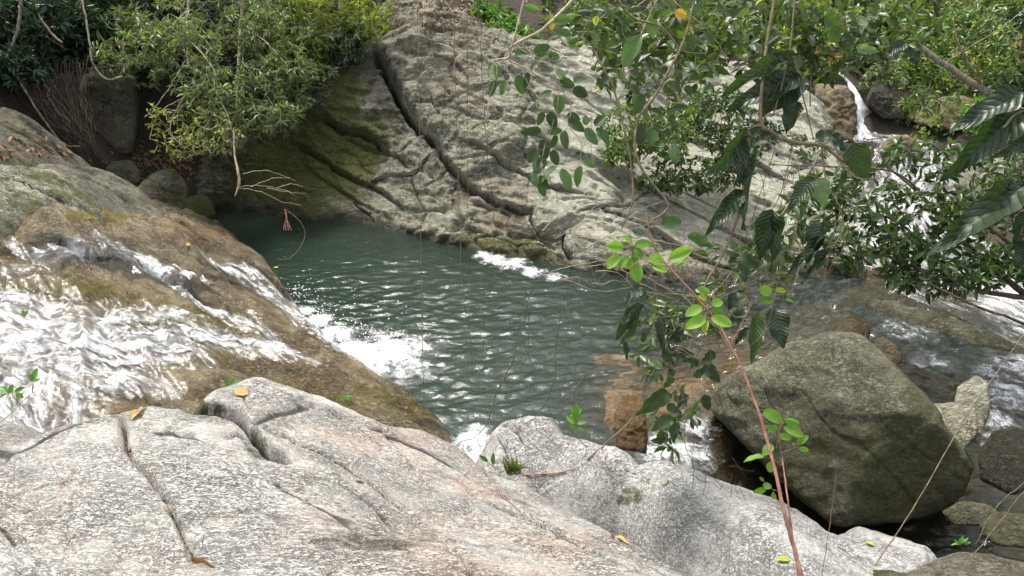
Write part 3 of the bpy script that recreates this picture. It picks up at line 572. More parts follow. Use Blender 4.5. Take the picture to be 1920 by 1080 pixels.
bank_patch('submerged_slab', 'tan slab lying just under the shallow water, above the amber rock', [(1090, 665, -.03), (1150, 660, -.01), (1200, 740, .01), (1150, 830, .01), (1110, 750, -.03), (1160, 740, .015), (1230, 690, -.03)],
           [(1085, 668), (1130, 650), (1180, 662), (1235, 690), (1218, 760), (1215, 830), (1160, 850), (1120, 800), (1100, 735)], 115, mat=M_SLIDE, moss=.0, stain=.0, rust=.55, wet=.4, amp=.02)
# ------------------------------------------------------------------ ground
tps_t = TPS([(-3, 10, -1.3), (-1, 8.5, -1.4), (.5, 7.6, -.9), (1.25, 7.1, -.14), (1.1, 6.4, -.1), (2, 8, -.32), (3, 8.6, -.3), (4, 8.5, -.38), (5, 7.5, -.38), (3, 5.5, -.3), (1.6, 5.6, -.32), (4.5, 5, -.3), (6, 5, -.3), (0, 6, -1.0), (-1.4, 9.6, -1.3), (1, 9, -.8),
             (-5, 6, .5), (-6, 8, .9), (-6.5, 10, 1.2), (-5.3, 11.6, .0), (-8, 12, 2.8), (-10, 8, 3), (-9, 4, 2), (-4, 8, .2), (-2.5, 6.5, .0),
             (-5, 13.6, .1), (-3, 13, .1), (0, 11.8, .5), (2, 10.8, .0), (-3, 14.6, 2.2), (0, 14, 2.7), (2.5, 13.8, 1.75), (4, 13.8, 1.35), (5, 12.5, .55), (4.4, 10.4, -.05), (3.2, 10, -.3), (4.2, 9.5, -.35), (5.0, 9.0, -.35), (4.6, 11.3, .2), (5.6, 8.4, -.35), (6.4, 7.6, -.35),
             (5.9, 14.6, 1.7), (6.4, 13.5, .9), (6.6, 12.5, .6), (6.1, 11.4, .35), (5.8, 10.3, .15), (6.4, 9.2, -.05), (7.2, 8, -.3), (8, 12, 1.0), (9, 10, .8),
             (-6, 15, 2.9), (-3, 17, 4.4), (0, 17, 4.4), (3, 16.5, 3.2), (6, 18, 2.9), (9, 16, 2.3), (0, 24, 8), (8, 24, 4.8), (-8, 20, 8), (14, 16, 3.4), (12, 10, 2), (9.2, 7, .0), (9.5, 5, .0),
             (0, 36, 13), (20, 30, 7), (-20, 25, 13), (-18, 8, 8), (20, 8, 6), (0, 2, .3), (-3, 3, .4), (2.2, 3, .0), (0, -3, 1.6), (-5, -3, 1.8), (5, -3, .6), (4, 2.5, -.1), (7, 2, .1), (60, 60, 16), (-60, 60, 30), (-60, -40, 12), (60, -40, 10)], lam=1e-3)
def ground_z(x, y):
    return tps_t(x, y) + .10 * fbm(np.asarray(x) * .7, np.asarray(y) * .7, 3, 120) + .03 * fbm(np.asarray(x) * 4, np.asarray(y) * 4, 3, 121)
def ground_mesh():
    xs = np.concatenate([np.linspace(-60, -12, 25)[:-1], np.linspace(-12, 14, 330), np.linspace(14, 60, 25)[1:]]); ys = np.concatenate([np.linspace(-40, -2, 20)[:-1], np.linspace(-2, 20, 280), np.linspace(20, 60, 40)[1:]])
    X, Y = np.meshgrid(xs, ys); Z = ground_z(X.ravel(), Y.ravel()).reshape(X.shape)
    idg = np.arange(X.size).reshape(X.shape); q = np.stack([idg[:-1, :-1], idg[:-1, 1:], idg[1:, 1:], idg[1:, :-1]], -1).reshape(-1, 4)
    return mesh_np('ground', np.stack([X.ravel(), Y.ravel(), Z.ravel()], -1), q)
t = NT('forest_soil'); co = t.n('TexCoord').outputs['Object']
wz = t.n('SeparateXYZ'); t.l(co, wz.inputs[0])
n1 = t.noise(co, 2.0, 8, .65); n2 = t.noise(co, 22, 6, .7)
soil = t.mix(t.ramp(n1, .35, .65), (.040, .027, .016), (.02, .016, .010)); soil = t.mix(t.ramp(n2, .5, .7), soil, (.07, .042, .022))
bed = t.mix(t.ramp(n1, .38, .62), (.13, .08, .033), (.055, .04, .023)); bed = t.mix(t.ramp(n2, .5, .75), bed, (.22, .145, .065))
gm = t.done(t.bsdf(t.mix(t.ramp(wz.outputs[2], .12, .0), soil, bed), .8, t.bump(t.math('ADD', n1, n2), .05)))
tag(link('ground', ground_mesh(), gm), kind='structure')

for o in bpy.data.objects:
    if o.name.split('.')[0] in ('granite_slab', 'slide_rock', 'submerged_slab', 'granite_cliff', 'rock_ledge', 'bank_rock', 'granite_rock'): o['kind'] = 'thing'
# ------------------------------------------------------------------ water
def rock_top(objs, res=.04):
    pass
from mathutils.bvhtree import BVHTree
def make_bvh(objs):
    vs = []; fs = []; off = 0
    for o in objs:
        me = o.data; n = len(me.vertices); a = np.empty(n * 3, np.float32); me.vertices.foreach_get('co', a); a = a.reshape(-1, 3).astype(float)
        if o.location.length: a = a + np.array(o.location)
        m = len(me.polygons); 
        tot = np.empty(m, np.int32); me.polygons.foreach_get('loop_total', tot); li = np.empty(tot.sum(), np.int32); me.loops.foreach_get('vertex_index', li)
        k = tot[0]; f = li.reshape(-1, k) + off
        vs.append(a); fs.extend(f.tolist()); off += n
    return BVHTree.FromPolygons(np.concatenate(vs).tolist(), fs)

# pool surface
X, Y = np.meshgrid(np.arange(-6.2, 9.6, .024), np.arange(3.6, 13.4, .024)); sh = X.shape; x = X.ravel(); y = Y.ravel()
g = ground_z(x, y)
pw = proj(np.stack([x, y, np.zeros_like(x)], -1))
imp = Pz(735, 665, 0); dsp = np.hypot(x - imp[0], y - imp[1])
rough = .16 + .80 * sstep(4.2, .5, dsp) + .35 * sstep(1000, 1250, pw[:, 0])
rough = rough + .55 * sstep(1180, 1350, pw[:, 0])
rough *= .25 + .75 * sstep(-4.2, -2.2, x + .35 * (9 - y))
def waves(x, y):
    wx = x + .10 * fbm(x * 1.5, y * 1.5, 3, 131); wy = y + .10 * fbm(x * 1.5, y * 1.5, 3, 132)
    # crests lie along image-left-to-right, slightly turned
    a = math.radians(14); p = math.cos(a) * wx + math.sin(a) * wy; q = -math.sin(a) * wx + math.cos(a) * wy
    h = .50 * gn(p * 2.2, q * 4.4, 133) + .45 * gn(p * 4.4, q * 8.0, 134) + .20 * fbm(p * 8, q * 14, 2, 135) - .45 * np.abs(gn(p * 3.4, q * 6.4, 136)) - .25 * np.abs(gn(p * 6.5, q * 11, 137))
    return h
z = .037 * rough * waves(x, y)
ring = np.sin(dsp * 24 + 2 * gn(x * 1.2, y * 1.2, 9)) * np.exp(-dsp * .9) * .010
z = z + ring
# running water over the shallows at the right: stretched along the current
cur = sstep(1150, 1350, pw[:, 0])
z = z + cur * 1.35 * (.030 * fbm(x * 2.5 + y, y * 7 - x * 2, 4, 138) - .03 * np.abs(gn(x * 3.5 + y * 1.2, y * 6 - x * 1.5, 139)))
depth = np.clip(-g, 0, 3)
murk = 1 - np.exp(-np.maximum(depth - .08, 0) * 2.6 * (1 - .3 * sstep(1150, 1400, pw[:, 0])))
idg = np.arange(x.size).reshape(sh); q = np.stack([idg[:-1, :-1], idg[:-1, 1:], idg[1:, 1:], idg[1:, :-1]], -1).reshape(-1, 4)
kq = (g < .10)[q].any(1); q = q[kq]; used = np.zeros(x.size, bool); used[q] = True; rm = np.cumsum(used) - 1
t = NT('pool_water_surface'); co = t.n('TexCoord').outputs['Object']
wcol = t.mix(t.ramp(t.noise(co, .5, 3), .35, .65), (.013, .0235, .0165), (.019, .030, .021))
nr = t.bump(t.math('ADD', t.noise(t.mapping(co, scale=(1, 1.9, 1)), 7, 5, .6, .5), t.math('MULTIPLY', t.noise(t.mapping(co, scale=(1, 1.7, 1)), 22, 4, .6), .2)), .018, .8)
body = t.n('MixShader'); t.l(t.attr('murk'), body.inputs[0])
tr = t.n('BsdfTransparent'); tr.inputs[0].default_value = (.80, .78, .62, 1); df = t.n('BsdfDiffuse'); t.put(df.inputs[0], wcol)
t.l(tr.outputs[0], body.inputs[1]); t.l(df.outputs[0], body.inputs[2])
gl = t.n('BsdfGlossy'); gl.inputs['Roughness'].default_value = .07; t.l(nr, gl.inputs['Normal'])
fr = t.n('Fresnel'); fr.inputs[0].default_value = 1.45; t.l(nr, fr.inputs['Normal'])
ms = t.n('MixShader'); t.l(fr.outputs[0], ms.inputs[0]); t.l(body.outputs[0], ms.inputs[1]); t.l(gl.outputs[0], ms.inputs[2])
M_WATER = t.done(ms.outputs[0])
pool = link('pool_water', mesh_np('pool_water', np.stack([x, y, z], -1)[used], rm[q], {'murk': murk[used]}), M_WATER)
tag(pool, kind='structure')

# white water: foam that lets the rock show through where it thins
def foam_material(name, col=(.74, .765, .79)):
    t = NT(name); uvn = t.n('UVMap').outputs[0]
    n = t.noise(uvn, 1.0, 7, .61, .5); n2 = t.noise(t.mapping(uvn, scale=(1.3, 1, 1)), 3.4, 6, .66, .4)
    a = t.math('ADD', t.attr('foam'), t.math('ADD', t.math('MULTIPLY_ADD', n, 2.4, -1.2), t.math('MULTIPLY_ADD', n2, 1.3, -.65)))
    al = t.math('MULTIPLY', t.ramp(a, .02, 1.05), .93)
    d = t.bsdf(t.mix(t.ramp(a, .35, 1.1), tuple(c * .72 for c in col), col), .6, t.bump(t.math('ADD', n, n2), .03))
    gl = t.n('BsdfGlossy'); gl.inputs['Roughness'].default_value = .12; t.l(t.bump(n2, .008), gl.inputs['Normal'])
    tr = t.n('BsdfTransparent'); film = t.n('MixShader'); film.inputs[0].default_value = .06; t.l(tr.outputs[0], film.inputs[1]); t.l(gl.outputs[0], film.inputs[2])
    m = t.n('MixShader'); t.l(al, m.inputs[0]); t.l(film.outputs[0], m.inputs[1]); t.l(d, m.inputs[2])
    return t.done(m.outputs[0])
M_FOAM = foam_material('white_water')

def flow_sheet(name, patch_obj, path_px, base, res=.016, lift=.02, seed=1, us=4.4, vs=23.0, thr=-.6, label=None):
    """white water running along paths on a rock: paths = list of (points, half widths, strength); the sheet is dropped onto the rock"""
    bv = make_bvh([patch_obj]) if not isinstance(patch_obj, BVHTree) else patch_obj
    lines = [(smooth_line(np.array([base(*p) for p in pts]), 8), np.interp(np.linspace(0, 1, (len(pts) - 1) * 8 + 1), np.linspace(0, 1, len(ws)), ws), st) for pts, ws, st in path_px]
    allp = np.concatenate([l[0] for l in lines]); mw = max(l[1].max() for l in lines) * 1.6
    xs = np.arange(allp[:, 0].min() - mw, allp[:, 0].max() + mw, res); ys = np.arange(allp[:, 1].min() - mw, allp[:, 1].max() + mw, res)
    X, Y = np.meshgrid(xs, ys); sh = X.shape; x = X.ravel(); y = Y.ravel()
    foam = np.full(x.size, -1.0); fu = np.zeros(x.size); fv = np.zeros(x.size)
    wx = x + .10 * fbm(x * 2, y * 2, 4, seed); wy = y + .10 * fbm(x * 2, y * 2, 4, seed + 1)
    for pl, ws, st in lines:
        L = np.linalg.norm(np.diff(pl[:, :2], axis=0), axis=1).sum()
        d, sg, par = line_sd(wx, wy, pl[:, :2]); hw = np.interp(par, np.linspace(0, 1, len(ws)), ws)
        e = np.clip(np.minimum(par, 1 - par) * 8, 0, 1)
        f = st * (1 - (d / hw) ** 1.5) - (1 - e) * .6
        m = f > foam; foam = np.where(m, f, foam); fu = np.where(m, par * L * us, fu); fv = np.where(m, sg * d * vs + 3 * st, fv)
    str_ = fbm(fu * .5, fv * .22, 4, seed + 4, .6)
    keep = foam + .6 * str_ > thr
    idg = np.arange(x.size).reshape(sh); q = np.stack([idg[:-1, :-1], idg[:-1, 1:], idg[1:, 1:], idg[1:, :-1]], -1).reshape(-1, 4); q = q[keep[q].all(1)]
    used = np.zeros(x.size, bool); used[q] = True; ii = np.nonzero(used)[0]; z = np.full(x.size, -9.0)
    for i in ii:
        h = bv.ray_cast((x[i], y[i], 9.0), (0, 0, -1))
        if h[0] is not None: z[i] = h[0][2]
    z = np.maximum(z, .004)
    z += lift * (.4 + .6 * np.clip(foam, 0, 1)) + .009 * np.clip(foam + .2, 0, 1) * fbm(fu * 2, fv * 1.2, 3, seed + 6)
    rm = np.cumsum(used) - 1
    me = mesh_np(name, np.stack([x, y, z], -1)[used], rm[q], {'foam': (foam * .42 + .54 * str_ - .04)[used]}, uv=np.stack([fu, fv * .5], -1)[used])
    o = link(name, me, M_FOAM); tag(o, label, 'white water', kind='stuff'); return o
sb = lambda px, py: np.append(slide.hit(px, py), 0)
flow_sheet('white_water', slide.obj, [
    ([(-160, 640), (0, 625), (120, 640), (230, 650), (330, 655)], [.85, .75, .55, .40], 1.5),
    ([(-100, 560), (60, 575), (150, 600), (260, 590), (380, 595)], [.30, .28, .22, .10], 1.1),
    ([(100, 640), (230, 640), (330, 625), (440, 640), (520, 662), (598, 692)], [.34, .32, .28, .24, .10], 1.3),
    ([(40, 690), (150, 700), (250, 705), (340, 725)], [.40, .36, .26, .10], 1.2),
    ([(60, 680), (70, 730), (80, 790)], [.46, .5, .5], 1.4),
    ([(160, 630), (280, 600), (340, 585)], [.30, .22, .10], 1.0),
    ([(200, 465), (260, 490), (300, 510), (340, 515), (400, 530)], [.12, .22, .18, .08], 1.4),
    ([(330, 535), (400, 572), (450, 592), (510, 630)], [.09, .13, .16, .10], 1.35),
    ([(380, 480), (430, 502), (480, 530), (540, 572), (580, 605)], [.10, .17, .20, .24], 1.5),
    ([(545, 560), (580, 598), (620, 635), (660, 668), (700, 696)], [.14, .17, .18, .20], 1.5),
    ([(400, 490), (460, 505), (500, 530), (548, 570)], [.08, .12, .12, .1], 1.2),
    ([(15, 440), (40, 455), (90, 470), (170, 468), (215, 470)], [.07, .05, .09, .08], .8),
    ([(0, 490), (60, 500), (110, 480)], [.05, .07, .04], .55)],
    sb, seed=141, label='white water sheeting down over the brown rock slide')

def pool_foam(name, label, spots, seed, res=.014, lump=.02, z0=.012, thr=.0, us=6, bias=0.0):
    lo = np.min([np.array(s[0]) - s[1] * 1.6 for s in spots], 0); hi = np.max([np.array(s[0]) + s[1] * 1.6 for s in spots], 0)
    X, Y = np.meshgrid(np.arange(lo[0], hi[0], res), np.arange(lo[1], hi[1], res)); sh = X.shape; x = X.ravel(); y = Y.ravel(); f = np.full(x.size, -1.0); hh = np.zeros(x.size)
    for c, r, h, st in spots:
        d = np.hypot(x - c[0], y - c[1]) / r; g = st * (1 - d ** 1.4); m = g > f; f = np.where(m, g, f); hh = np.maximum(hh, h * np.exp(-(d * 1.5) ** 2))
    nz = fbm(x * us, y * us, 5, seed, .6); keep = f + .5 * nz > thr - .45
    idg = np.arange(x.size).reshape(sh); q = np.stack([idg[:-1, :-1], idg[:-1, 1:], idg[1:, 1:], idg[1:, :-1]], -1).reshape(-1, 4); q = q[keep[q].all(1)]
    used = np.zeros(x.size, bool); used[q] = True; rm = np.cumsum(used) - 1
    z = z0 + .030 * .5 * waves(x, y) + hh * (1 + .8 * fbm(x * 9, y * 9, 4, seed + 3, ridged=True)) + lump * np.clip(f, 0, 1) * fbm(x * 14, y * 14, 3, seed + 5)
    me = mesh_np(name, np.stack([x, y, z], -1)[used], rm[q], {'foam': (f * .8 + .45 * nz + .02 + bias)[used]}, uv=np.stack([x * 6.5, y * 6.5], -1)[used])
    o = link(name, me, M_FOAM); tag(o, label, 'foam', kind='stuff'); return o
W = lambda px, py: Pz(px, py, 0)[:2]
pool_foam('splash_foam', 'foaming splash where the cascade hits the pool', [(W(735, 665), .46, .05, 1.3), (W(695, 680), .40, .06, 1.5), (W(660, 662), .34, .05, 1.5), (W(622, 632), .30, .04, 1.4), (W(775, 655), .32, .02, .9), (W(595, 605), .24, .03, 1.3), (W(765, 690), .30, .02, .8), (W(572, 585), .16, .02, 1.1), (W(720, 640), .3, .02, .7)], 151)
pool_foam('floating_foam', 'patch of white foam floating by the far rock face', [(W(908, 480), .17, .01, 1.0), (W(930, 488), .22, .01, 1.1), (W(962, 495), .24, .01, 1.0), (W(1000, 512), .18, .005, .8), (W(1040, 522), .14, .005, .6)], 153, thr=.12, lump=.012, bias=.18)
pool_foam('gap_foam', 'white water squeezing between the mossy rock nose and the grey slab', [(W(885, 830), .24, .04, 1.2), (W(905, 845), .22, .04, 1.2), (W(880, 870), .25, .04, 1.1), (W(895, 805), .12, .02, .8)], 155)
pool_foam('stream_foam', 'broken white water between the amber rock and the big boulder', [(W(1255, 830), .22, .02, .9), (W(1290, 850), .28, .02, .9), (W(1240, 855), .22, .02, 1.0), (W(1310, 800), .2, .02, .7)], 157, thr=.2)

pool_foam('rapids_foam', 'broken white rapids at the right edge behind the big boulder', [(W(1860, 700), .20, .02, .7), (W(1895, 740), .35, .03, .8), (W(1870, 790), .22, .03, .8), (W(1910, 690), .3, .02, .7), (W(1880, 830), .2, .03, .8), (W(1750, 680), .2, .01, .45), (W(1700, 620), .25, .01, .4)], 159, thr=.2)
# spray drops at the splash
rng = np.random.default_rng(5); dv, df_ = ico(1); V = []; Fq = []; off = 0
for (px, py, n, s, hgt) in ((715, 665, 130, .20, .22), (650, 648, 90, .16, .16), (600, 600, 60, .12, .12), (560, 555, 50, .10, .10)):
    c = Pz(px, py, .05)
    for i in range(n):
        p = c + np.array([rng.normal(0, s), rng.normal(0, s), abs(rng.normal(0, hgt))]); r = rng.uniform(.004, .010)
        V.append(dv * r + p); Fq.append(df_ + off); off += len(dv)
t = NT('spray_drop'); M_DROP = t.done(t.bsdf((.8, .82, .84), .2))
tag(link('spray', mesh_np('spray', np.concatenate(V), np.concatenate(Fq)), M_DROP), 'spray of drops thrown up by the cascade', 'spray', kind='stuff')

# the stream from the waterfall, a ribbon of white and clear water
def ribbon(name, pts, ws, seed, label, foam0=.55, nv=26, step=.05, us=3.0, kind='structure', rough=.07):
    pl = smooth_line(np.array(pts, float), 14); ww = np.interp(np.linspace(0, 1, len(pl)), np.linspace(0, 1, len(ws)), ws)
    T = np.gradient(pl, axis=0); T /= np.linalg.norm(T, axis=1)[:, None]; S = np.cross(T, [0, 0, 1.0]); S /= np.linalg.norm(S, axis=1)[:, None]
    k = np.linspace(-1, 1, nv); P = pl[:, None] + S[:, None] * (k[None, :, None] * ww[:, None, None]); L = np.concatenate([[0], np.cumsum(np.linalg.norm(np.diff(pl, axis=0), axis=1))])
    U = np.repeat(L[:, None], nv, 1); Vv = k[None] * ww[:, None]
    P[..., 2] += rough * fbm((U * 2).ravel(), (Vv * 4).ravel(), 4, seed).reshape(U.shape) - .06 * (np.abs(k)[None] ** 3)
    P[..., :2] += (.08 * fbm((U * 2.2).ravel(), (Vv * 2).ravel(), 3, seed + 2).reshape(U.shape))[..., None] * S[:, None, :2]
    idg = np.arange(U.size).reshape(U.shape); q = np.stack([idg[:-1, :-1], idg[:-1, 1:], idg[1:, 1:], idg[1:, :-1]], -1).reshape(-1, 4)
    st = fbm((U * 1.2).ravel(), (Vv * 5).ravel(), 4, seed + 4)
    fo = foam0 + .4 * st - .5 * np.abs(np.repeat(k[None], len(pl), 0)).ravel() ** 3
    o = link(name, mesh_np(name, P.reshape(-1, 3), q, {'foam': fo}, uv=np.stack([U.ravel() * us, Vv.ravel() * 10], -1)), M_FOAM)
    tag(o, label, 'water' if kind != 'structure' else None, kind=kind); return o
wf = ribbon('waterfall', [Py(1574, 135, 14.9), Py(1590, 158, 14.6), Py(1602, 178, 14.25), Py(1610, 205, 14.0), Py(1620, 232, 13.85), Py(1634, 258, 13.6)], [.06, .10, .13, .26, .42, .75], 161, 'narrow white waterfall dropping between rusty rocks', foam0=.85, kind='stuff', rough=.09)
ribbon('stream_water', [Py(1625, 250, 13.7), Py(1690, 262, 13.3), Py(1725, 300, 12.6), Py(1710, 350, 11.8), Py(1690, 410, 11.0), (5.7, 10.3, .33), (6.1, 9.3, .24), (6.9, 8.3, .12), (7.6, 7.2, .02)], [.45, .6, .7, .75, .9, 1.2, 1.3, 1.3, 1.2], 163, 'white stream', foam0=.42, nv=60)
ribbon('stream_water', [(9.5, 10.5, .75), (8.3, 10.1, .55), (7.3, 9.6, .36), (6.6, 8.9, .26), (6.3, 8.2, .10)], [.5, .6, .7, .7, .6], 165, 'white side stream', foam0=.42, nv=40)
# ------------------------------------------------------------------ plants
def leaf_material(name, dark, light, trans=.35, gloss=.42, vein=None, obj=False, yellow=None, spec=.5):
    t = NT(name)
    rnd = t.n('ObjectInfo').outputs['Random'] if obj else t.attr('rnd')
    col = t.mix(rnd, dark, light)
    co = t.n('TexCoord').outputs['Object']
    if yellow: col = t.mix(t.ramp(rnd, .93, .95), col, yellow)
    nrm = None
    if vein is not None:
        uv = t.n('UVMap').outputs[0]; sp = t.n('SeparateXYZ'); t.l(uv, sp.inputs[0])
        ax = t.math('ABSOLUTE', t.math('SUBTRACT', sp.outputs[0], .5))
        rib = t.math('ABSOLUTE', t.math('SINE', t.math('MULTIPLY', t.math('SUBTRACT', sp.outputs[1], t.math('MULTIPLY', ax, .35)), 34.0)))
        vm = t.math('MAXIMUM', t.ramp(ax, .035, .012), t.math('MULTIPLY', t.ramp(rib, .16, .02), .55))
        blot = t.noise(uv, 5, 5, .6)
        col = t.mix(t.math('MULTIPLY', t.ramp(blot, .45, .75), .35), col, tuple(c * .6 for c in dark))
        col = t.mix(t.math('MULTIPLY', vm, .7), col, vein)
        sp2 = t.noise(t.mapping(co, scale=(1.7, 3.1, 1)), 3.3, 6, .7); col = t.mix(t.math('MULTIPLY', t.ramp(sp2, .64, .70), .75), col, (.16, .10, .035))
        nrm = t.bump(t.math('SUBTRACT', t.math('MULTIPLY', rib, .5), vm), .0035)
    b = t.bsdf(col, gloss, nrm, spec); tl = t.n('BsdfTranslucent'); t.put(tl.inputs[0], t.mix(1.0, col, (1.35, 1.45, .45), 'MULTIPLY'))
    m = t.n('MixShader'); m.inputs[0].default_value = trans; t.l(b, m.inputs[1]); t.l(tl.outputs[0], m.inputs[2])
    return t.done(m.outputs[0])
def bark_material(name, a, b):
    t = NT(name); co = t.n('TexCoord').outputs['Object']; n = t.noise(t.mapping(co, scale=(1, 1, .35)), 30, 6, .65)
    return t.done(t.bsdf(t.mix(t.ramp(n, .35, .65), a, b), .8, t.bump(n, .008), .3))
B_GREY = bark_material('grey_bark', (.10, .085, .06), (.24, .21, .16)); B_BROWN = bark_material('brown_bark', (.05, .035, .025), (.13, .09, .06))
B_PALE = bark_material('pale_twig_bark', (.20, .17, .12), (.40, .35, .25)); B_RED = bark_material('reddish_bark', (.20, .09, .06), (.34, .19, .13)); B_VINE = bark_material('vine_bark', (.09, .07, .045), (.19, .15, .09))

# small leaf templates: verts (across, along, lift), tris
LT4 = (np.array([[0, 0, 0], [-.5, .42, .10], [0, .5, -.05], [.5, .42, .10], [0, 1, -.16]]), np.array([[0, 2, 1], [0, 3, 2], [2, 4, 1], [2, 3, 4]]))
LT8 = (np.array([[0, 0, 0], [-.36, .2, .07], [.36, .2, .07], [-.5, .5, .10], [.5, .5, .10], [-.3, .8, .0], [.3, .8, .0], [0, 1, -.18], [0, .3, -.02], [0, .65, -.05]]),
       np.array([[0, 8, 1], [0, 2, 8], [8, 9, 3], [8, 3, 1], [8, 4, 9], [8, 2, 4], [9, 7, 5], [9, 5, 3], [9, 6, 7], [9, 4, 6]]))
def unit(a):
    return a / (np.linalg.norm(a, axis=-1, keepdims=True) + 1e-9)
def leaves_mesh(name, pos, dr, nr, L, W, rnd, tpl=LT4):
    dr = unit(dr); side = unit(np.cross(dr, nr)); nr = np.cross(side, dr); v, f = tpl
    P = pos[:, None] + side[:, None] * (v[None, :, 0:1] * W[:, None, None]) + dr[:, None] * (v[None, :, 1:2] * L[:, None, None]) + nr[:, None] * (v[None, :, 2:3] * L[:, None, None])
    F = f[None] + (np.arange(len(pos)) * len(v))[:, None, None]
    return mesh_np(name, P.reshape(-1, 3), F.reshape(-1, 3), {'rnd': np.repeat(rnd, len(v))}, smooth=False)

def tube_mesh(name, chains, sides=6, knob=0.0):
    """chains: list of (points, radii)"""
    V = []; F = []; off = 0
    an = np.arange(sides) * 2 * math.pi / sides
    for pts, rad in chains:
        p = np.asarray(pts, float); n = len(p); T = unit(np.gradient(p, axis=0)); ref = np.array([.31, .52, .79])
        A = unit(np.cross(T, ref)); B = np.cross(T, A); r = np.interp(np.linspace(0, 1, n), np.linspace(0, 1, len(rad)), rad)
        if knob: r = r * (1 + knob * np.sin(np.arange(n) * 2.3 + p[0, 0] * 9))
        ring = p[:, None] + (A[:, None] * np.cos(an)[None, :, None] + B[:, None] * np.sin(an)[None, :, None]) * r[:, None, None]
        V.append(ring.reshape(-1, 3)); i = np.arange(n - 1)[:, None] * sides; j = np.arange(sides)[None]; k = (j + 1) % sides
        F.append((np.stack([i + j, i + k, i + sides + k, i + sides + j], -1).reshape(-1, 4)) + off); off += n * sides
    return mesh_np(name, np.concatenate(V), np.concatenate(F))

def grow(base, tips, rng, seg=.14, jit=.18, sag=.0):
    """connect every tip to the nearest wood; returns node positions, parents, tip node ids"""
    pos = [np.array(b) for b in base]; par = [-1] * len(base); pl = [0.0] * len(base)
    P = np.zeros((len(base) + len(tips) * 14, 3)); n = len(base); P[:n] = base; PL = np.zeros(len(P)); par = np.full(len(P), -1)
    tips = np.asarray(tips); d0 = np.linalg.norm(tips[:, None] - P[None, :n], axis=2).min(1); ids = []
    for k in np.argsort(d0):
        tp = tips[k]; d = np.linalg.norm(P[:n] - tp, axis=1); j = int(np.argmin(d + .12 * PL[:n])); L = d[j]
        m = int(min(12, max(2, math.ceil(L / seg)))); s = P[j].copy(); a = rng.normal(0, jit * L * .5, 3); a[2] += .12 * L; last = j
        if n + m >= len(P): break
        for i in range(1, m + 1):
            q = i / m; p = s * (1 - q) + tp * q + a * (q * (1 - q) * 2) + (rng.normal(0, jit * L / m * .45, 3) if i < m else 0)
            P[n] = p; par[n] = last; PL[n] = PL[last] + L / m; last = n; n += 1
        ids.append(last)
    return P[:n], par[:n], np.array(ids)

def twig_mesh(name, P, par, r_tip, expo=.45, rmax=.03, sides=3, nbase=0):
    n = len(P); cnt = np.zeros(n)
    ch = np.bincount(par[par >= 0], minlength=n); cnt[ch == 0] = 1
    for i in range(n - 1, -1, -1):
        if par[i] >= 0: cnt[par[i]] += cnt[i]
    r = np.minimum(r_tip * np.maximum(cnt, 1) ** expo, rmax)
    c = np.nonzero(par >= 0)[0]; p = par[c]; T = unit(P[c] - P[p]); A = unit(np.cross(T, np.array([.31, .52, .79]))); B = np.cross(T, A)
    an = np.arange(sides) * 2 * math.pi / sides; off = A[:, None] * np.cos(an)[None, :, None] + B[:, None] * np.sin(an)[None, :, None]
    r0 = np.minimum(r[p], r[c] * 1.25)
    V = np.concatenate([P[p][:, None] + off * r0[:, None, None], P[c][:, None] + off * r[c][:, None, None]], 1).reshape(-1, 3)
    i = np.arange(len(c))[:, None] * 2 * sides; j = np.arange(sides)[None]; k = (j + 1) % sides
    F = np.stack([i + j, i + k, i + sides + k, i + sides + j], -1).reshape(-1, 4)
    return mesh_np(name, V, F)

def clump(px, py, rx, ry, dep, n, rng, rz=None, hollow=.35):
    c = Pd(px, py, dep); s = dep / FPX; rz = rz if rz is not None else (rx + ry) * .5
    d = unit(rng.normal(size=(n, 3))); r = (hollow ** 3 + (1 - hollow ** 3) * rng.random(n)) ** (1 / 3)
    q = d * r[:, None]
    return c + q[:, :1] * CR * rx * s + q[:, 1:2] * CU * ry * s + q[:, 2:3] * CF * rz * s

def plant(name, label, cat, base, stems, tips, leaf, bark=B_GREY, seed=1, group=None, r_tip=.0022, per_tip=7, spread=.9, droop=.15, seg=.14, jit=.2, tpl=LT4, rmax=.02, extra_per=2, sides=3, fol='foliage', tw='twigs', size_var=.35, face=.3, expo=.45):
    """stems: (points, radii[, name]); tips: where twigs end; leaf: (material, length, width)"""
    rng = np.random.default_rng(seed); root = empty(name, base, label, cat, group); nodes = []
    for s in stems:
        pts = smooth_line(np.array(s[0], float), 6); pts = pts + np.array([fbm(np.linspace(0, 9, len(pts)), np.full(len(pts), seed + k * 3.7), 3, seed) for k in range(3)]).T * .02
        link(s[2] if len(s) > 2 else 'branch', tube_mesh(name + '_wood', [(pts, s[1])], 7, .05), bark, root); nodes.append(pts[1:])
    nodes = np.concatenate(nodes) if nodes else np.array([base], float)
    P, par, ids = grow(nodes, tips, rng, seg, jit)
    link(tw, twig_mesh(name + '_twigs', P, par, r_tip, expo, rmax=rmax, sides=sides), bark, root)['kind'] = 'stuff'
    if leaf:
        mat, L, Wd = leaf
        at = np.concatenate([np.repeat(ids, per_tip), np.repeat(par[ids], extra_per)]); at = at[at >= 0]; m = len(at)
        ax = unit(P[at] - P[np.maximum(par[at], 0)] + 1e-6); rad = unit(rng.normal(size=(m, 3))); dr = unit(ax * .55 + rad * spread + np.array([0, 0, -droop]))
        nr = unit(rng.normal(size=(m, 3)) * .55 + np.array([0, -.25 - face, .75])); ll = L * (1 - size_var + 2 * size_var * rng.random(m))
        rn = np.clip(rng.random(m) * .75 + .25 * rng.random(len(P))[at], 0, .999)
        link(fol, leaves_mesh(name + '_leaves', P[at] + dr * .006, dr, nr, ll, ll * Wd / L * (.85 + .3 * rng.random(m)), rn, tpl), mat, root)['kind'] = 'stuff'
    return root

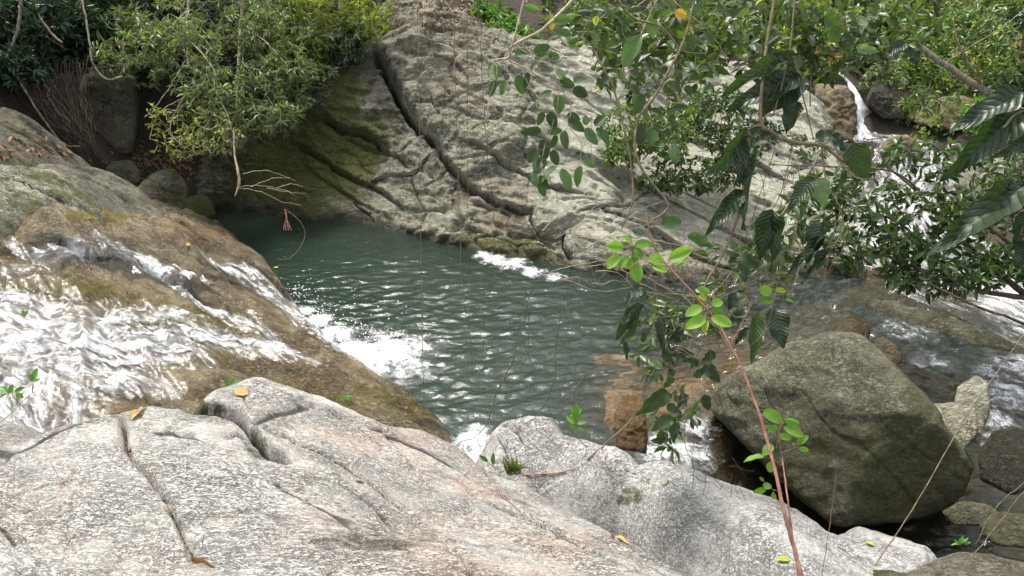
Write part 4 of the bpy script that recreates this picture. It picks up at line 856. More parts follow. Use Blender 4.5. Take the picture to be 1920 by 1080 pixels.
L_DARK = leaf_material('dark_green_leaf', (.012, .030, .014), (.035, .075, .030), .25, .35)
L_MID = leaf_material('mid_green_leaf', (.040, .085, .018), (.16, .24, .05), .40, .40, yellow=(.35, .30, .05))
L_OLIVE = leaf_material('olive_leaf', (.055, .088, .035), (.23, .285, .13), .40, .38, yellow=(.42, .36, .07))
L_YEL = leaf_material('yellow_green_leaf', (.14, .18, .032), (.36, .42, .09), .42, .40, yellow=(.5, .42, .08))
L_BRIGHT = leaf_material('bright_green_leaf', (.06, .15, .022), (.17, .32, .06), .45, .40)
L_NEAR = leaf_material('dark_olive_leaf', (.022, .045, .014), (.095, .145, .035), .40, .40, yellow=(.35, .25, .04))  # darker olive leaf colour for the near overhanging trees
L_GLOSS = leaf_material('glossy_dark_leaf', (.016, .036, .012), (.085, .145, .040), .36, .36)
L_DRY = leaf_material('dry_brown_leaf', (.10, .055, .025), (.27, .16, .075), .15, .7)

def C(*specs, seed=1):
    rng = np.random.default_rng(seed); return np.concatenate([clump(*s[:5], s[5], rng, s[6] if len(s) > 6 else None) for s in specs])

# ---- far left bank
plant('dark_tree', 'dark feathery tree in the top left corner above the hanging roots', 'tree', Py(-40, 60, 12.4), [([Py(-40, 90, 12.6), Pd(20, 40, 12.0), Pd(45, 0, 11.8), Pd(60, -60, 11.8)], [.10, .06, .05], 'trunk'), ([Pd(20, 40, 12), Pd(70, 60, 11.6), Pd(120, 90, 11.3)], [.03, .012])],
      C((60, 40, 120, 50, 11.6, 190), (30, 125, 60, 35, 11.3, 90), (160, 60, 60, 45, 11.8, 110), (110, 105, 60, 28, 11.9, 60), (90, -60, 150, 50, 12, 110), seed=201), (L_DARK, .15, .045), B_BROWN, 201, per_tip=9, spread=1.0)
plant('dark_shrub', 'dark shrub in deep shade left of the hanging olive bush', 'shrub', Py(210, 100, 13.2), [([Py(210, 110, 13.4), Pd(240, 40, 13.0), Pd(260, -20, 12.8)], [.05, .02])],
      C((240, 25, 90, 40, 13.0, 120), (190, 95, 50, 30, 13, 50), (310, 20, 60, 40, 13.0, 80), (250, -50, 120, 40, 13.0, 80), seed=202), (L_DARK, .14, .05), B_BROWN, 202, per_tip=8)
plant('hanging_bush', 'olive green bush with pale bare twigs hanging over the cleft', 'shrub', Py(355, -30, 13.2), [([Py(360, -60, 13.6), Pd(352, 20, 12.6), Pd(350, 70, 12.2), Pd(352, 120, 11.9)], [.035, .02, .012]), ([Pd(352, 20, 12.6), Pd(300, 70, 12.1), Pd(240, 130, 11.7)], [.02, .008]),
      ([Pd(350, 70, 12.2), Pd(400, 130, 11.7), Pd(405, 190, 11.5), Pd(380, 250, 11.4)], [.018, .006]), ([Pd(350, 110, 12), Pd(320, 160, 11.6), Pd(285, 210, 11.4)], [.014, .005])],
      C((215, 110, 45, 35, 11.6, 30), (265, 100, 75, 60, 11.7, 80), (340, 100, 75, 65, 11.7, 80), (225, 60, 55, 45, 12, 50), (390, 170, 65, 50, 11.5, 60), (300, 50, 90, 55, 12.2, 70), seed=203), (L_OLIVE, .11, .028), B_PALE, 203, per_tip=7, tpl=LT8, jit=.4, r_tip=.0034)
plant('hanging_bush', 'tangle of pale twigs with yellowish leaves drooping above the pool corner', 'shrub', Pd(385, 150, 11.8), [([Pd(385, 140, 11.9), Pd(340, 190, 11.5), Pd(320, 250, 11.4), Pd(370, 290, 11.4)], [.014, .005]), ([Pd(385, 140, 11.9), Pd(420, 200, 11.5), Pd(440, 260, 11.4)], [.014, .005]),
      ([Pd(350, 180, 11.6), Pd(300, 210, 11.4), Pd(280, 260, 11.3)], [.010, .004])],
      C((350, 225, 75, 45, 11.5, 110), (400, 250, 60, 45, 11.4, 90), (340, 270, 50, 30, 11.4, 50), seed=204), (L_YEL, .075, .026), B_PALE, 204, per_tip=2, extra_per=1, jit=.55, r_tip=.0056, spread=.8, expo=.36)
plant('hanging_bush', 'grey-green bush with leaf rosettes and a mossy stem, right of the cleft', 'shrub', Py(455, -30, 13.6), [([Py(460, -40, 13.8), Pd(452, 40, 13.0), Pd(448, 110, 12.7), Pd(443, 200, 12.3)], [.035, .028, .02]), ([Pd(452, 40, 13), Pd(510, 90, 12.5), Pd(545, 130, 12.3)], [.016, .006]), ([Pd(448, 110, 12.7), Pd(490, 160, 12.3), Pd(520, 215, 12.1)], [.014, .005])],
      C((420, 40, 90, 55, 12.6, 85), (500, 60, 80, 55, 12.6, 80), (490, 150, 70, 55, 12.3, 70), (520, 220, 45, 35, 12.1, 60), (455, 225, 40, 35, 12.1, 50), (540, 120, 50, 45, 12.5, 60), seed=205), (L_OLIVE, .105, .027), B_PALE, 205, per_tip=6, tpl=LT8, jit=.4, r_tip=.0032)
plant('rock_top_bush', 'dense yellow-green bush overhanging the top of the dark gully', 'shrub', Py(640, 10, 14.6), [([Py(640, 30, 14.7), Pd(640, -20, 14.2), Pd(660, -70, 14.0)], [.05, .03]), ([Pd(640, -10, 14.2), Pd(690, 40, 13.8), Pd(745, 70, 13.6)], [.02, .006]), ([Pd(640, -10, 14.2), Pd(580, 50, 13.7), Pd(560, 120, 13.4)], [.02, .006])],
      C((690, 40, 65, 45, 13.7, 105), (600, 30, 90, 55, 13.7, 110), (730, 70, 25, 22, 13.5, 30), (560, 100, 60, 50, 13.5, 90), (640, -50, 110, 40, 14, 100), seed=206), (L_YEL, .115, .036), B_GREY, 206, per_tip=8, tpl=LT8)
plant('shade_bush', 'dark bush in the shade under the yellow-green bush, left of the gully', 'shrub', Py(600, 110, 14.0), [([Py(600, 130, 14.1), Pd(600, 90, 13.9), Pd(610, 50, 13.8)], [.03, .012])],
      C((600, 110, 80, 45, 13.7, 120), (660, 90, 50, 40, 13.8, 80), (530, 160, 50, 40, 13.4, 60), seed=207), (L_DARK, .105, .034), B_BROWN, 207, per_tip=7)
plant('added_shade_tree', 'tall leafy tree added out of view above the left bank to shade it', 'tree', (-4.5, 15.8, 3.4), [([(-4.5, 15.8, 3.2), (-4.3, 15.4, 5), (-4.0, 14.8, 7)], [.16, .12, .08], 'trunk'), ([(-4.3, 15.4, 5), (-3.0, 14.6, 5.4), (-1.8, 14.2, 5.2)], [.06, .02]), ([(-4.3, 15.4, 5), (-5.6, 14.4, 5.4), (-7, 13.6, 5.2)], [.06, .02])],
      np.concatenate([np.random.default_rng(208).normal(0, 1, (300, 3)) * [2.6, 1.0, .8] + [-4.6, 15.4, 5.9]]), (L_MID, .17, .06), B_BROWN, 208, per_tip=8, seg=.3, r_tip=.004)  # unseen canopy added above the bank for its shade
plant('shade_bush', 'dark bush deep in the shade behind the hanging olive bush', 'shrub', Py(300, 60, 14.6), [([Py(300, 90, 14.6), Py(320, 40, 14.4), Py(340, -10, 14.3)], [.04, .02])],
      C((280, 90, 90, 60, 13.6, 110), (380, 110, 90, 60, 13.6, 110), (480, 100, 80, 60, 13.6, 110), (430, 190, 70, 40, 13.2, 70), (200, 30, 70, 50, 13.6, 70), (330, -10, 180, 40, 13.9, 130), seed=230), (L_DARK, .12, .04), B_BROWN, 230, per_tip=8)
plant('shade_bush', 'dull green bush between the grey-green bush and the dark gully', 'shrub', Py(540, 130, 14.0), [([Py(540, 150, 14.0), Pd(545, 110, 13.7), Pd(560, 60, 13.6)], [.03, .012])],
      C((540, 60, 70, 60, 13.4, 110), (590, 150, 45, 30, 13.2, 50), (640, 80, 60, 40, 13.5, 70), (500, 20, 60, 40, 13.3, 70), (555, 195, 30, 25, 12.7, 30), seed=231), (L_OLIVE, .10, .032), B_BROWN, 231, per_tip=7, tpl=LT8)
plant('bare_bush', 'bare thin-twigged bush without leaves in front of the pool and the rock foot', 'shrub', Pd(1330, 600, 4.4), [([Pd(1400, 700, 4.3), Pd(1330, 600, 4.4), Pd(1250, 540, 4.5), Pd(1150, 500, 4.6)], [.005, .003]), ([Pd(1330, 600, 4.4), Pd(1300, 680, 4.4), Pd(1250, 760, 4.5)], [.004, .002])],
      C((1180, 500, 150, 60, 4.7, 70), (1290, 600, 90, 70, 4.5, 60), (1260, 720, 80, 70, 4.5, 45), (1380, 520, 90, 60, 4.4, 40), seed=232), None, B_VINE, 232, r_tip=.0011, jit=.35, seg=.06, sides=4)
# ---- above the cliff
plant('leafy_herb', 'bright green leafy plant at the brow of the rock face', 'plant', Py(940, 80, 13.6), [([Py(945, 95, 13.6), Pd(940, 60, 13.5), Pd(930, 30, 13.4)], [.012, .006])],
      C((950, 60, 40, 35, 13.4, 60), (915, 25, 40, 25, 13.6, 40), (985, 80, 25, 25, 13.2, 30), seed=209), (L_BRIGHT, .13, .042), B_GREY, 209, per_tip=7, tpl=LT8, droop=.5)
plant('brow_shrub', 'green shrub on the brow behind the hanging oval leaves', 'shrub', Py(1090, 70, 14.2), [([Py(1090, 95, 14.2), Pd(1090, 50, 14.1), Pd(1100, 0, 14.0)], [.04, .02])],
      C((1080, 50, 90, 45, 14.0, 170), (1170, 60, 70, 45, 14.1, 120), (1010, 20, 60, 35, 14.2, 80), (1120, -30, 140, 40, 14.4, 100), seed=210), (L_MID, .12, .045), B_GREY, 210, per_tip=8)
plant('brow_shrub', 'light green shrub with drooping ferny leaves at the upper edge of the pale slab', 'shrub', Py(1290, 120, 14.2), [([Py(1290, 150, 14.2), Pd(1290, 100, 14.0), Pd(1285, 50, 13.9)], [.03, .015])],
      C((1300, 120, 45, 40, 13.7, 90), (1260, 60, 70, 45, 14.1, 120), (1340, 70, 60, 45, 14.3, 100), seed=211), (L_BRIGHT, .14, .035), B_GREY, 211, per_tip=8, droop=.6)
plant('slab_shrub', 'thin light green shrub growing out of the pale slab', 'shrub', Py(1200, 290, 11.5), [([Py(1200, 300, 11.45), Pd(1195, 260, 11.3), Pd(1180, 220, 11.2)], [.014, .006]), ([Py(1205, 300, 11.45), Pd(1240, 260, 11.3), Pd(1270, 215, 11.3)], [.012, .005])],
      C((1185, 240, 65, 50, 11.3, 100), (1250, 250, 75, 55, 11.3, 110), (1160, 290, 35, 22, 11.2, 35), (1300, 205, 40, 35, 11.6, 45), seed=212), (L_MID, .085, .034), B_GREY, 212, per_tip=6, tpl=LT8, spread=1.1)
plant('slab_shrub', 'low dark glossy shrub spreading over the pale slab', 'shrub', Py(1350, 330, 11.4), [([Py(1350, 335, 11.5), Pd(1320, 320, 11.2), Pd(1290, 335, 11.1)], [.012, .005]), ([Py(1350, 335, 11.5), Pd(1355, 270, 11.3), Pd(1350, 200, 11.5)], [.016, .006])],
      C((1300, 330, 90, 34, 11.2, 100), (1340, 215, 65, 60, 11.4, 100), (1380, 290, 60, 50, 11.2, 70), (1230, 345, 40, 18, 11.1, 30), seed=213), (L_GLOSS, .085, .034), B_BROWN, 213, per_tip=6, tpl=LT8, spread=1.1)
# ---- woods behind
bgs = [(1400, 50, 90, 60, 15.5, L_MID, 'green bushy tree behind the top of the pale slab'), (1500, 90, 60, 50, 15.0, L_YEL, 'light green bush left of the rusty rock by the waterfall'), (1560, 30, 80, 55, 16.5, L_DARK, 'dark tree hanging over the head of the waterfall'),
       (1660, 70, 70, 60, 16.0, L_MID, 'tree right above the waterfall, with mid green leaves'), (1770, 50, 90, 60, 17.0, L_YEL, 'sunny yellow-green tree at the top, right of the waterfall'), (1880, 60, 80, 70, 16.0, L_MID, 'green tree at the top right edge of the woods'),
       (1790, 130, 80, 45, 15.2, L_OLIVE, 'pale olive bush above the reddish rock'), (1900, 170, 60, 50, 13.5, L_DARK, 'dark bush at the right edge above the tan boulder'), (1720, 150, 45, 40, 14.8, L_BRIGHT, 'bright green bush overhanging the right side of the waterfall'), (1480, -10, 130, 50, 18, L_DARK, 'shaded tree deep in the woods above the pale slab'),
       (1700, -20, 160, 50, 19, L_DARK, 'shaded tree deep in the woods above the waterfall'), (1240, 0, 110, 50, 16, L_DARK, 'dark tree behind the light green brow shrubs'), (830, -20, 90, 40, 15.5, L_MID, 'leafy tree above the top of the rock face'), (1620, 120, 40, 40, 15.4, L_GLOSS, 'glossy dark bush beside the lip of the waterfall')]
for i, (px, py, rx, ry, dp, lm, lab) in enumerate(bgs):
    b = Pd(px, py + ry * 1.4, dp + .6); b[2] = float(ground_z(b[:1], b[1:2])[0])
    top = Pd(px, py, dp)
    rr = np.random.default_rng(300 + i)
    plant('forest_tree', lab, 'tree', b, [([b, (b + top) / 2 + rr.normal(0, .15, 3), top, top + [rr.normal(0, .3), 0, 1.2]], [.07, .05, .03], 'trunk')],
          C((px, py, rx, ry, dp, 190), (px + rx * .5, py - ry * .8, rx * .8, ry * .7, dp + .3, 90), (px - rx * .6, py + ry * .5, rx * .5, ry * .5, dp - .2, 60), (px, py - ry * 2, rx * 1.1, ry, dp + .4, 90), seed=300 + i), (lm, .12, .05), B_BROWN, 300 + i, per_tip=8, group='trees in the woods behind the stream', seg=.25, fol='crown')
# woods beyond: a mass no one could count
rng = np.random.default_rng(31)
for wi, (lm, n, sd_) in enumerate(((L_MID, 15000, 1), (L_DARK, 9000, 2), (L_YEL, 9000, 3), (L_BRIGHT, 4000, 4))):
    x = rng.uniform(-14, 17, n); y = rng.uniform(13.2, 25, n); hmax = .5 + 2.6 * sstep(15, 20, y)
    kp = fbm(x * .55 + sd_ * 9.7, y * .55, 3, 60 + wi) > (-.12 if wi == 0 else .02); kp &= (y > 15.3) | (x > 6.9); x = x[kp]; y = y[kp]; hmax = hmax[kp]
    z = ground_z(x, y) + rng.random(len(x)) ** .7 * hmax * (.7 + .6 * fbm(x * .6, y * .6, 3, 9)); P0 = np.stack([x, y, z], -1)
    px0 = proj(P0); kp = ~((px0[:, 0] > 1530) & (px0[:, 0] < 1700) & (px0[:, 1] > 150)); P0 = P0[kp]; n = len(P0)
    cl = np.repeat(P0, 4, 0) + rng.normal(0, .10, (n * 4, 3)); m = len(cl); ll = rng.uniform(.08, .17, m)
    tag(link('undergrowth', leaves_mesh('undergrowth', cl, rng.normal(size=(m, 3)) + [0, -.4, -.3], rng.normal(size=(m, 3)) * .5 + [0, -.5, .7], ll, ll * .40, rng.random(m)), lm), 'leafy undergrowth covering the slope behind', 'undergrowth', kind='stuff')

for i, (px, py, yy, rx, ry, lm, lab, lw) in enumerate([
    (1775, 235, 13.6, 60, 28, L_OLIVE, 'pale bush drooping over the reddish rock right of the waterfall', .09), (1850, 215, 12.8, 50, 35, L_BRIGHT, 'bright green bush between the reddish rock and the right edge', .09), (1490, 190, 14.0, 40, 40, L_DARK, 'dark little bush left of the earthy rock', .09),
    (1450, 130, 14.4, 60, 35, L_YEL, 'yellow-green bush at the top of the pale slab', .10), (1545, 130, 14.8, 40, 25, L_MID, 'green bush on top of the earthy rock', .09), (1700, 215, 13.9, 25, 22, L_GLOSS, 'small dark bush at the right foot of the waterfall', .08), (1500, 290, 12.3, 60, 40, L_GLOSS, 'dark sparse shrub at the right end of the pale slab', .08),
    (1420, 250, 12.4, 40, 50, L_DARK, 'dark upright shrub in the middle of the pale slab', .08), (1655, 150, 14.3, 45, 30, L_OLIVE, 'light bush overhanging the dark rock beside the waterfall', .08), (1710, 120, 14.6, 50, 40, L_MID, 'green bush above the dark rock beside the waterfall', .09), (1630, 105, 14.9, 40, 28, L_DARK, 'dark bush over the head of the fall', .09), (1820, 150, 14.1, 60, 30, L_MID, 'green bush above the reddish rock', .09),
    (1880, 110, 14, 60, 40, L_YEL, 'sunny bush under the slanting trunk', .09)]):
    b = Py(px, py + ry, yy + .1); d_ = proj(b)[2]
    plant('stream_bush', lab, 'bush', b, [([b, Pd(px, py + ry * .3, d_ - .1), Pd(px + 4, py - ry * .5, d_ - .1)], [.018, .007])], C((px, py, rx, ry, d_ - .2, 75), seed=600 + i), (lm, lw, lw * .38), B_BROWN, 600 + i, per_tip=6, tpl=LT8, group='bushes along the upper stream')

rng = np.random.default_rng(37); n = 5200
x = rng.uniform(-16, -6.6, n); y = rng.uniform(6.5, 17, n); kp = (x < -7.6) | (y > 13.2); x = x[kp]; y = y[kp]
P0 = np.stack([x, y, ground_z(x, y) + rng.random(len(x)) ** .7 * 1.3], -1); px0 = proj(P0); P0 = P0[(px0[:, 0] < -10) | (px0[:, 1] < 70)]
cl = np.repeat(P0, 4, 0) + rng.normal(0, .10, (len(P0) * 4, 3)); m = len(cl); ll = rng.uniform(.09, .18, m)
tag(link('undergrowth', leaves_mesh('undergrowth', cl, rng.normal(size=(m, 3)) + [.4, -.4, -.3], rng.normal(size=(m, 3)) * .5 + [.3, -.4, .7], ll, ll * .40, rng.random(m)), L_DARK), 'dark undergrowth on the left bank', 'undergrowth', kind='stuff')
# ---- tree over the stream at the right
plant('stream_tree', 'dark glossy-leaved tree with brown boughs reaching over the white stream', 'tree', Pd(2150, 700, 7.6), [([Pd(2150, 760, 7.4), Pd(2020, 640, 7.8), Pd(1930, 560, 8.0)], [.09, .07, .05], 'trunk'),
      ([Pd(1930, 560, 8.0), Pd(1860, 500, 8.1), Pd(1790, 440, 8.3), Pd(1720, 360, 8.6), Pd(1660, 310, 8.8)], [.035, .022, .012]), ([Pd(1930, 560, 8.0), Pd(1840, 545, 8.0), Pd(1740, 510, 8.1), Pd(1640, 470, 8.2), Pd(1570, 450, 8.3)], [.03, .018, .008]),
      ([Pd(1860, 500, 8.1), Pd(1760, 480, 8.1), Pd(1690, 420, 8.2), Pd(1610, 390, 8.3)], [.02, .008]), ([Pd(1930, 560, 8), Pd(1900, 470, 7.9), Pd(1850, 420, 7.8), Pd(1800, 380, 7.8)], [.025, .010]), ([Pd(1790, 440, 8.3), Pd(1690, 330, 8.5), Pd(1560, 312, 8.7), Pd(1440, 310, 8.9)], [.014, .006]),
      ([Pd(2010, 640, 7.8), Pd(1900, 600, 7.6), Pd(1800, 560, 7.6), Pd(1720, 520, 7.7)], [.02, .007])],
      C((1590, 370, 120, 55, 8.5, 55), (1720, 420, 130, 65, 8.3, 75), (1840, 390, 100, 60, 8.1, 60), (1630, 470, 110, 40, 8.2, 60), (1780, 515, 120, 40, 8.0, 80), (1890, 490, 60, 60, 7.8, 50), (1520, 400, 80, 45, 8.5, 35), (1720, 310, 110, 50, 8.6, 40), (1880, 300, 70, 50, 8.4, 30), seed=220),
      (L_GLOSS, .105, .040), B_BROWN, 220, per_tip=5, tpl=LT8, spread=1.1, r_tip=.0028, jit=.35)
plant('slanting_tree', 'slender tree with a slanting grey trunk and small leaves at the upper right', 'tree', Pd(1990, 250, 10.2), [([Pd(1990, 250, 10.2), Pd(1850, 172, 10.2), Pd(1770, 120, 10.3), Pd(1695, 55, 10.5), Pd(1640, -30, 10.7)], [.055, .045, .035, .02], 'trunk'), ([Pd(1850, 172, 10.2), Pd(1800, 90, 10.1), Pd(1780, 0, 10.1)], [.018, .008]), ([Pd(1770, 120, 10.3), Pd(1850, 70, 10.2), Pd(1920, 20, 10.2)], [.016, .007])],
      C((1820, 60, 90, 50, 10.2, 90), (1700, 20, 70, 40, 10.5, 60), (1890, 120, 50, 40, 10.0, 50), (1740, 190, 60, 30, 10.5, 40), seed=221), (L_MID, .075, .032), B_GREY, 221, per_tip=5, tpl=LT8)
plant('overhead_tree', 'thin-twigged tree with small leaves crossing the top right of the view', 'tree', Pd(1420, -160, 7.5), [([Pd(1420, -160, 7.5), Pd(1435, 0, 7.5), Pd(1430, 130, 7.5)], [.022, .014, .008]), ([Pd(1430, -60, 7.5), Pd(1510, 60, 7.4), Pd(1520, 200, 7.3)], [.014, .006]), ([Pd(1430, -60, 7.5), Pd(1340, 20, 7.4), Pd(1290, 100, 7.3)], [.014, .006]), ([Pd(1420, -100, 7.5), Pd(1210, 0, 7.0), Pd(1150, 70, 6.8)], [.012, .005])],
      C((1300, 70, 120, 75, 7.3, 90), (1450, 70, 100, 85, 7.4, 90), (1560, 80, 80, 70, 7.4, 60), (1150, 60, 80, 55, 6.9, 45), (1660, 60, 90, 60, 7.6, 50), seed=222), (L_NEAR, .10, .05), B_VINE, 222, per_tip=4, extra_per=1, tpl=LT8, jit=.35, r_tip=.0024)
plant('overhanging_tree', 'near tree with medium leaves on crooked twigs, hanging in from the top centre right', 'tree', Pd(1230, -160, 5.6), [([Pd(1230, -160, 5.6), Pd(1235, -20, 5.6), Pd(1200, 80, 5.5), Pd(1215, 180, 5.5)], [.014, .010, .005]), ([Pd(1235, -20, 5.6), Pd(1330, 60, 5.5), Pd(1370, 130, 5.4)], [.008, .004]), ([Pd(1235, -40, 5.6), Pd(1130, 30, 5.5), Pd(1070, 90, 5.4)], [.008, .003])],
      C((1180, 90, 90, 90, 5.5, 40), (1300, 90, 100, 80, 5.5, 44), (1230, 190, 60, 50, 5.5, 16), (1420, 60, 80, 60, 5.5, 26), (1090, 50, 60, 60, 5.4, 18), seed=233), (L_NEAR, .10, .046), B_VINE, 233, per_tip=2, extra_per=1, tpl=LT8, jit=.4, r_tip=.0022, spread=1.0, seg=.1)
plant('overhanging_tree', 'thin branches with dark small leaves drooping over the right end of the pool', 'tree', Pd(1560, 250, 5.4), [([Pd(1560, 250, 5.4), Pd(1480, 380, 5.3), Pd(1400, 480, 5.2), Pd(1330, 560, 5.1)], [.008, .004]), ([Pd(1480, 380, 5.3), Pd(1500, 480, 5.2), Pd(1480, 560, 5.1)], [.006, .003])],
      C((1400, 500, 100, 60, 5.2, 34), (1480, 440, 80, 70, 5.3, 30), (1300, 590, 80, 50, 5.1, 26), (1230, 640, 60, 70, 5.0, 20), (1260, 780, 50, 60, 4.9, 14), seed=234), (L_GLOSS, .085, .038), B_VINE, 234, per_tip=3, extra_per=1, tpl=LT8, jit=.4, r_tip=.0018, spread=1.0, seg=.08)
# out of sight to the left and right: the banks stay wooded
for i, (bx, by, hh) in enumerate([(-9.5, 11.5, 3.2), (-10.5, 7.5, 3.0), (9.5, 13.5, 3.2), (11, 9.5, 2.8)]):
    rr = np.random.default_rng(400 + i); bz = float(ground_z(np.array([bx]), np.array([by]))[0]); b = np.array([bx, by, bz])
    plant('bank_tree', ['leafy tree on the left bank, beyond the picture edge', 'leafy tree further down the left bank', 'leafy tree on the right bank upstream', 'leafy tree on the right bank by the pool'][i], 'tree', b, [([b, b + [0, 0, hh * .6], b + [.3, 0, hh]], [.12, .09, .04], 'trunk')],
          rr.normal(0, 1, (260, 3)) * [1.1, 1.0, .8] + b + [0, 0, hh], (L_DARK if i < 2 else L_MID, .2, .08), B_BROWN, 400 + i, per_tip=7, seg=.35, r_tip=.004, fol='crown')
# ------------------------------------------------------------------ near plants: every leaf its own piece
def leaf_shape(kind, ny=9, nx=4, seed=0):
    """a curved blade, unit length along y, unit width across x"""
    rng = random.Random(seed); ys = np.linspace(0, 1, ny + 1); ks = np.linspace(-1, 1, nx + 1)
    if kind == 'oval': w = np.sin(np.pi * np.clip(ys, 0, 1) ** .85) ** .62
    elif kind == 'lance': w = np.sin(np.pi * ys ** .72) ** .9
    elif kind == 'round': w = np.sqrt(np.clip(1 - (2 * ys - 1) ** 2, 0, 1)) ** .9
    else: w = np.sin(np.pi * ys ** .62) ** .75 * (1 - .25 * ys)          # broad, drawn to a tip
    w = w + .015; w[-1] = .01
    a, b = rng.uniform(-.22, -.05), rng.uniform(.04, .16); tw = rng.uniform(-.25, .25); wav = rng.uniform(.0, .035) if kind != 'broad' else .05
    Y, K = np.meshgrid(ys, ks, indexing='ij'); Wd = w[:, None] * .5 * K
    if kind == 'broad': Wd = Wd * (1 + .07 * np.sin(ys * 21 + seed))[:, None]
    Z = a * Y ** 2 + b * np.abs(K) ** 1.3 * w[:, None] * .8 + tw * Wd * Y + wav * np.sin(Y * 14 + K * 2 + seed) * np.abs(K)
    X = Wd + .05 * np.sin(Y * 2.6 + seed) * Y
    V = np.stack([X, Y, Z], -1).reshape(-1, 3); n = nx + 1; i = (np.arange(ny)[:, None] * n + np.arange(nx)[None]).ravel(); q = np.stack([i, i + 1, i + n + 1, i + n], -1)
    return mesh_np(kind + '_leaf', V, q, uv=np.stack([(K * .5 + .5).ravel(), Y.ravel()], -1))
VEIN_D = (.07, .10, .04)
N_OVAL = leaf_material('oval_leaf_blade', (.045, .10, .025), (.10, .19, .06), .40, .36, (.16, .24, .09), obj=True)
N_OVALD = leaf_material('shaded_leaf_blade', (.025, .05, .016), (.055, .10, .03), .40, .36, (.09, .14, .05), obj=True)  # darker copy of the oval blade, shade put into its colour
N_BROAD = leaf_material('broad_dark_blade', (.012, .026, .011), (.030, .058, .020), .34, .40, (.05, .085, .03), obj=True)
N_SAP = leaf_material('sapling_blade', (.10, .25, .025), (.25, .46, .065), .50, .38, (.30, .50, .12), obj=True)
N_YELLOW = leaf_material('yellowed_blade', (.48, .30, .04), (.62, .42, .08), .35, .5, (.55, .42, .15), obj=True)
N_LIME = leaf_material('lime_blade', (.30, .42, .03), (.42, .50, .05), .5, .4, (.5, .55, .15), obj=True)
N_PALE = leaf_material('pale_green_blade', (.12, .20, .09), (.18, .28, .13), .35, .4, (.25, .33, .18), obj=True)
SHAPES = {}
def near_leaf(root, bpx, tpx, width, dep, kind, mat, rng, tiltd=.25, face=.75, label=None):
    key = (kind, rng.randrange(4), mat.name)
    if key not in SHAPES:
        SHAPES[key] = leaf_shape(kind, seed=key[1], ny=14 if kind == 'broad' else 9, nx=6 if kind == 'broad' else 4); SHAPES[key].materials.append(mat)
    b = Pd(*bpx, dep); Lp = math.hypot(tpx[0] - bpx[0], tpx[1] - bpx[1]) * dep / FPX; e = Pd(*tpx, dep + rng.uniform(-1, 1) * tiltd * Lp)
    y = e - b; L = np.linalg.norm(y); y /= L; tc = CAM - b; tc /= np.linalg.norm(tc)
    n = face * tc + .35 * np.array([0, 0, 1.0]) + np.array([rng.gauss(0, .28), rng.gauss(0, .28), rng.gauss(0, .28)]); n -= y * (n @ y); n /= np.linalg.norm(n); x = np.cross(y, n)
    W = width * dep / FPX
    o = bpy.data.objects.new('leaf', SHAPES[key]); COL.objects.link(o)
    M = Matrix(((x[0] * W, y[0] * L, n[0] * L, b[0]), (x[1] * W, y[1] * L, n[1] * L, b[1]), (x[2] * W, y[2] * L, n[2] * L, b[2]), (0, 0, 0, 1)))
    o.parent = root; o.matrix_parent_inverse = Matrix.Translation(-root.location); o.matrix_basis = M
    if label: o['label'] = label
    return o
def z2(s, ox, oy):           # reading off an enlarged view of the photograph
    return lambda x, y: (ox + x / s, oy + y / s)
def stem(root, pts, rad, mat, name='stem', sides=6, wob=.004):
    p = smooth_line(np.array(pts), 7); k = np.arange(len(p)); p = p + np.stack([fbm(k * .5, k * 0 + 3.3 + j * 5 + p[0, 0], 2, 5) for j in range(3)], -1) * wob
    return link(name, tube_mesh(name, [(p, rad)], sides, .06), mat, root)
def petiole(root, pairs, mat, dep, r=.0011):
    ch = []
    for a, b in pairs:
        A = Pd(*a, dep); B = Pd(*b, dep); ch.append((np.stack([A, A * .5 + B * .5 + [0, 0, -.004], B]), [r * 1.4, r]))
    if ch: link('leaf_stalks', tube_mesh('leaf_stalks', ch, 4), mat, root)['kind'] = 'stuff'
def nearest_on(lines, p):
    best = min(((math.hypot(q[0] - p[0], q[1] - p[1]), tuple(q)) for l in lines for q in smooth_line(np.array(l, float), 6)), key=lambda t: t[0]); return best[1]
def near_plant(name, label, cat, base, stems_px, leaves, dep, kind, mat, bark, seed, rad=None, alt=None, maxst=60, **kw):
    rng = random.Random(seed); root = empty(name, base, label, cat); lines = []
    for st in stems_px:
        pts, r = st[0], st[1]; lines.append(pts); stem(root, [Pd(p[0], p[1], p[2] if len(p) > 2 else dep) for p in pts], r, bark)
    lines = [[p[:2] for p in l] for l in lines]; prs = []
    for lf in leaves:
        b, e, w = lf[:3]; m = lf[3] if len(lf) > 3 else (alt if alt and rng.random() < .25 else mat); k = lf[4] if len(lf) > 4 else kind
        near_leaf(root, b, e, w, dep, k, m, rng, **kw); q = nearest_on(lines, b)
        if 1 < math.hypot(q[0] - b[0], q[1] - b[1]) < maxst: prs.append((q, b))
    petiole(root, prs, bark, dep)
    return root
A = z2(2, 900, 0)
def LL(f, rows):
    out = []
    for r in rows: out.append((f(r[0], r[1]), f(r[2], r[3]), r[4] / 2.0, *r[5:]))
    return out
